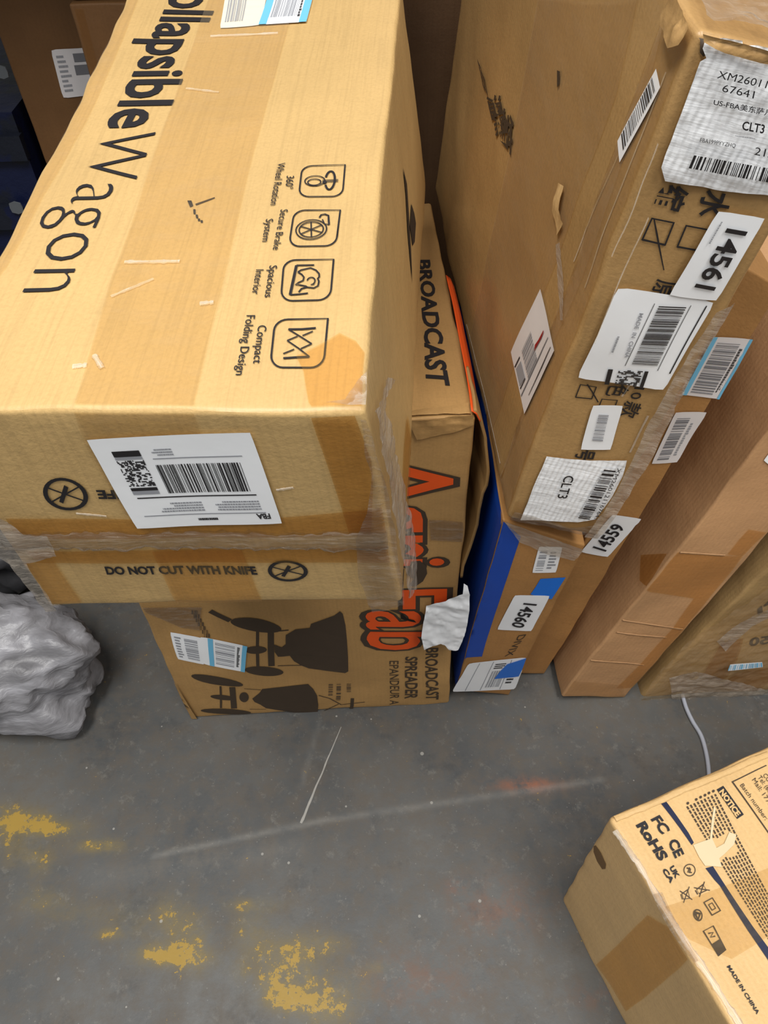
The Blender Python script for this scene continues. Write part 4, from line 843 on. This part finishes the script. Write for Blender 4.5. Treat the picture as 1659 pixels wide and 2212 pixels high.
def heap(name,label,cat,c,sx,sy,sz,m,seed,spikes=(),n=5,amp=.30,fold=.16):
    bm=bmesh.new(); bmesh.ops.create_icosphere(bm,subdivisions=n,radius=1); V=[];U=[]
    for v in bm.verts:
        d=np.array(v.co); k=1+amp*noise.noise(Vector(d*1.3+np.array([seed,0,0])))
        rg=1-abs(noise.noise(Vector((d[0]*3.2+d[2]*1.5+seed,d[1]*3.2,d[2]*2.2-d[0]))))*2; k+=fold*(rg-.6)
        q_=(d[0]+d[2]*.8)*1.2; w_=(d[2]-d[0]*.8)*7; rg=1-abs(noise.noise(Vector((q_+seed,w_,d[1]*2.5))))*2; k+=fold*.55*(rg-.6)
        k+=.16*noise.voronoi(Vector((d[0]*2.6+seed,d[1]*2.6,d[2]*3.4)))[0][0]+.07*noise.voronoi(Vector((d[0]*7+d[2]*3,d[1]*6,d[2]*8-d[0]*3)))[0][0]
        for sp,w,a in spikes:
            s_=np.array(sp)/np.linalg.norm(sp); k+=a*math.exp(-(np.linalg.norm(d-s_)/w)**2)
        p=np.array([d[0]*sx,d[1]*sy,d[2]*sz])*k+np.array(c)
        if p[2]<.003: p[2]=.003+.002*abs(noise.noise(Vector(p*30)))
        V.append(p); U.append((d[0],d[2]))
    F=[[v.index for v in f.verts] for f in bm.faces]; bm.free()
    t=thing(name,label,cat,(c[0],c[1],0)); ob=link_mesh('bag_skin',V,F,m,t,U,True); return t
m,nt,B,N,L=mat('grey_translucent_plastic'); uv=texco(N,L,uv=False); out=N['Material Output']
st=noise_n(N,L,texco(N,L,(5,5,24),uv=False,rot=(.2,-.75,.3)),1.6,5,.55)
L.new(mixc(N,L,st,lin((128,126,124)),lin((176,176,184))),B.inputs['Base Color']); B.inputs['Roughness'].default_value=.36; B.inputs['Specular IOR Level'].default_value=.6
bump(N,L,st,.6,.015,B); T=N.new('ShaderNodeBsdfTransparent'); T.inputs[0].default_value=(.75,.75,.76,1); mx=N.new('ShaderNodeMixShader')
L.new(ramp(N,L,st,[(.35,(.45,)*3),(.6,(.85,)*3)]),mx.inputs[0]); L.new(T.outputs[0],mx.inputs[1]); L.new(B.outputs[0],mx.inputs[2]); L.new(mx.outputs[0],out.inputs['Surface']); GBAG=m
c=onfloor((40,1520)); heap('plastic_bag','crumpled translucent grey plastic bag on the floor at the left edge','bag',(c[0]-.03,c[1]+.05,.10),.20,.13,.13,GBAG,3.3,[((.62,-.75,-.35),.22,.38),((.9,-.05,.45),.35,.22)],amp=.22,fold=.10)
c=onfloor((0,1330)); c[1]+=.10; heap('dark_bag','dark grey plastic bag in shadow behind the translucent bag','bag',(c[0]-.06,c[1]+.12,.12),.22,.16,.15,flat('dark_plastic',(52,52,54),.35,.3,bumpamt=.8,bscale=14),8.1)
# wall behind everything
def slab(name,x0,x1,y0,y1,z0,z1,m):
    V=[(x,y,z) for x in (x0,x1) for y in (y0,y1) for z in (z0,z1)]
    o=link_mesh(name,V,[(0,1,3,2),(4,6,7,5),(0,4,5,1),(2,3,7,6),(0,2,6,4),(1,5,7,3)],m); o['kind']='structure'; return o
slab('wall_back',-3.2,3.2,4.5,4.6,0,3.0,flat('wall_grey',(110,110,108),.8,.05))

# made-up rack out of view, added to shade the cartons at the back
rk=thing('shade_rack','unseen rack with a boarded shelf, added to shade the cartons at the back','rack',(-.75,1.9,0))
def member(nm,x0,x1,y0,y1,z0,z1,m):
    V=[(x,y,z) for x in (x0,x1) for y in (y0,y1) for z in (z0,z1)]
    return link_mesh(nm,V,[(0,1,3,2),(4,6,7,5),(0,4,5,1),(2,3,7,6),(0,2,6,4),(1,5,7,3)],m,rk)
STEEL=flat('shade_rack_steel',(60,80,130),.45); BOARD=flat('shade_rack_board',(140,110,74),.8,.1)
for x in (-2.3,-.02):
    for y in (2.25,): member('upright',x,x+.07,y,y+.06,0,2.6,STEEL)
for y in (1.22,2.25): member('beam',-2.23,-.02,y,y+.04,1.50,1.60,STEEL)
for k in range(11): member('board',-2.23+k*.2,-2.23+k*.2+.185,1.22,2.30,1.60,1.625,BOARD)  # added shelf boards keep light off the boxes behind
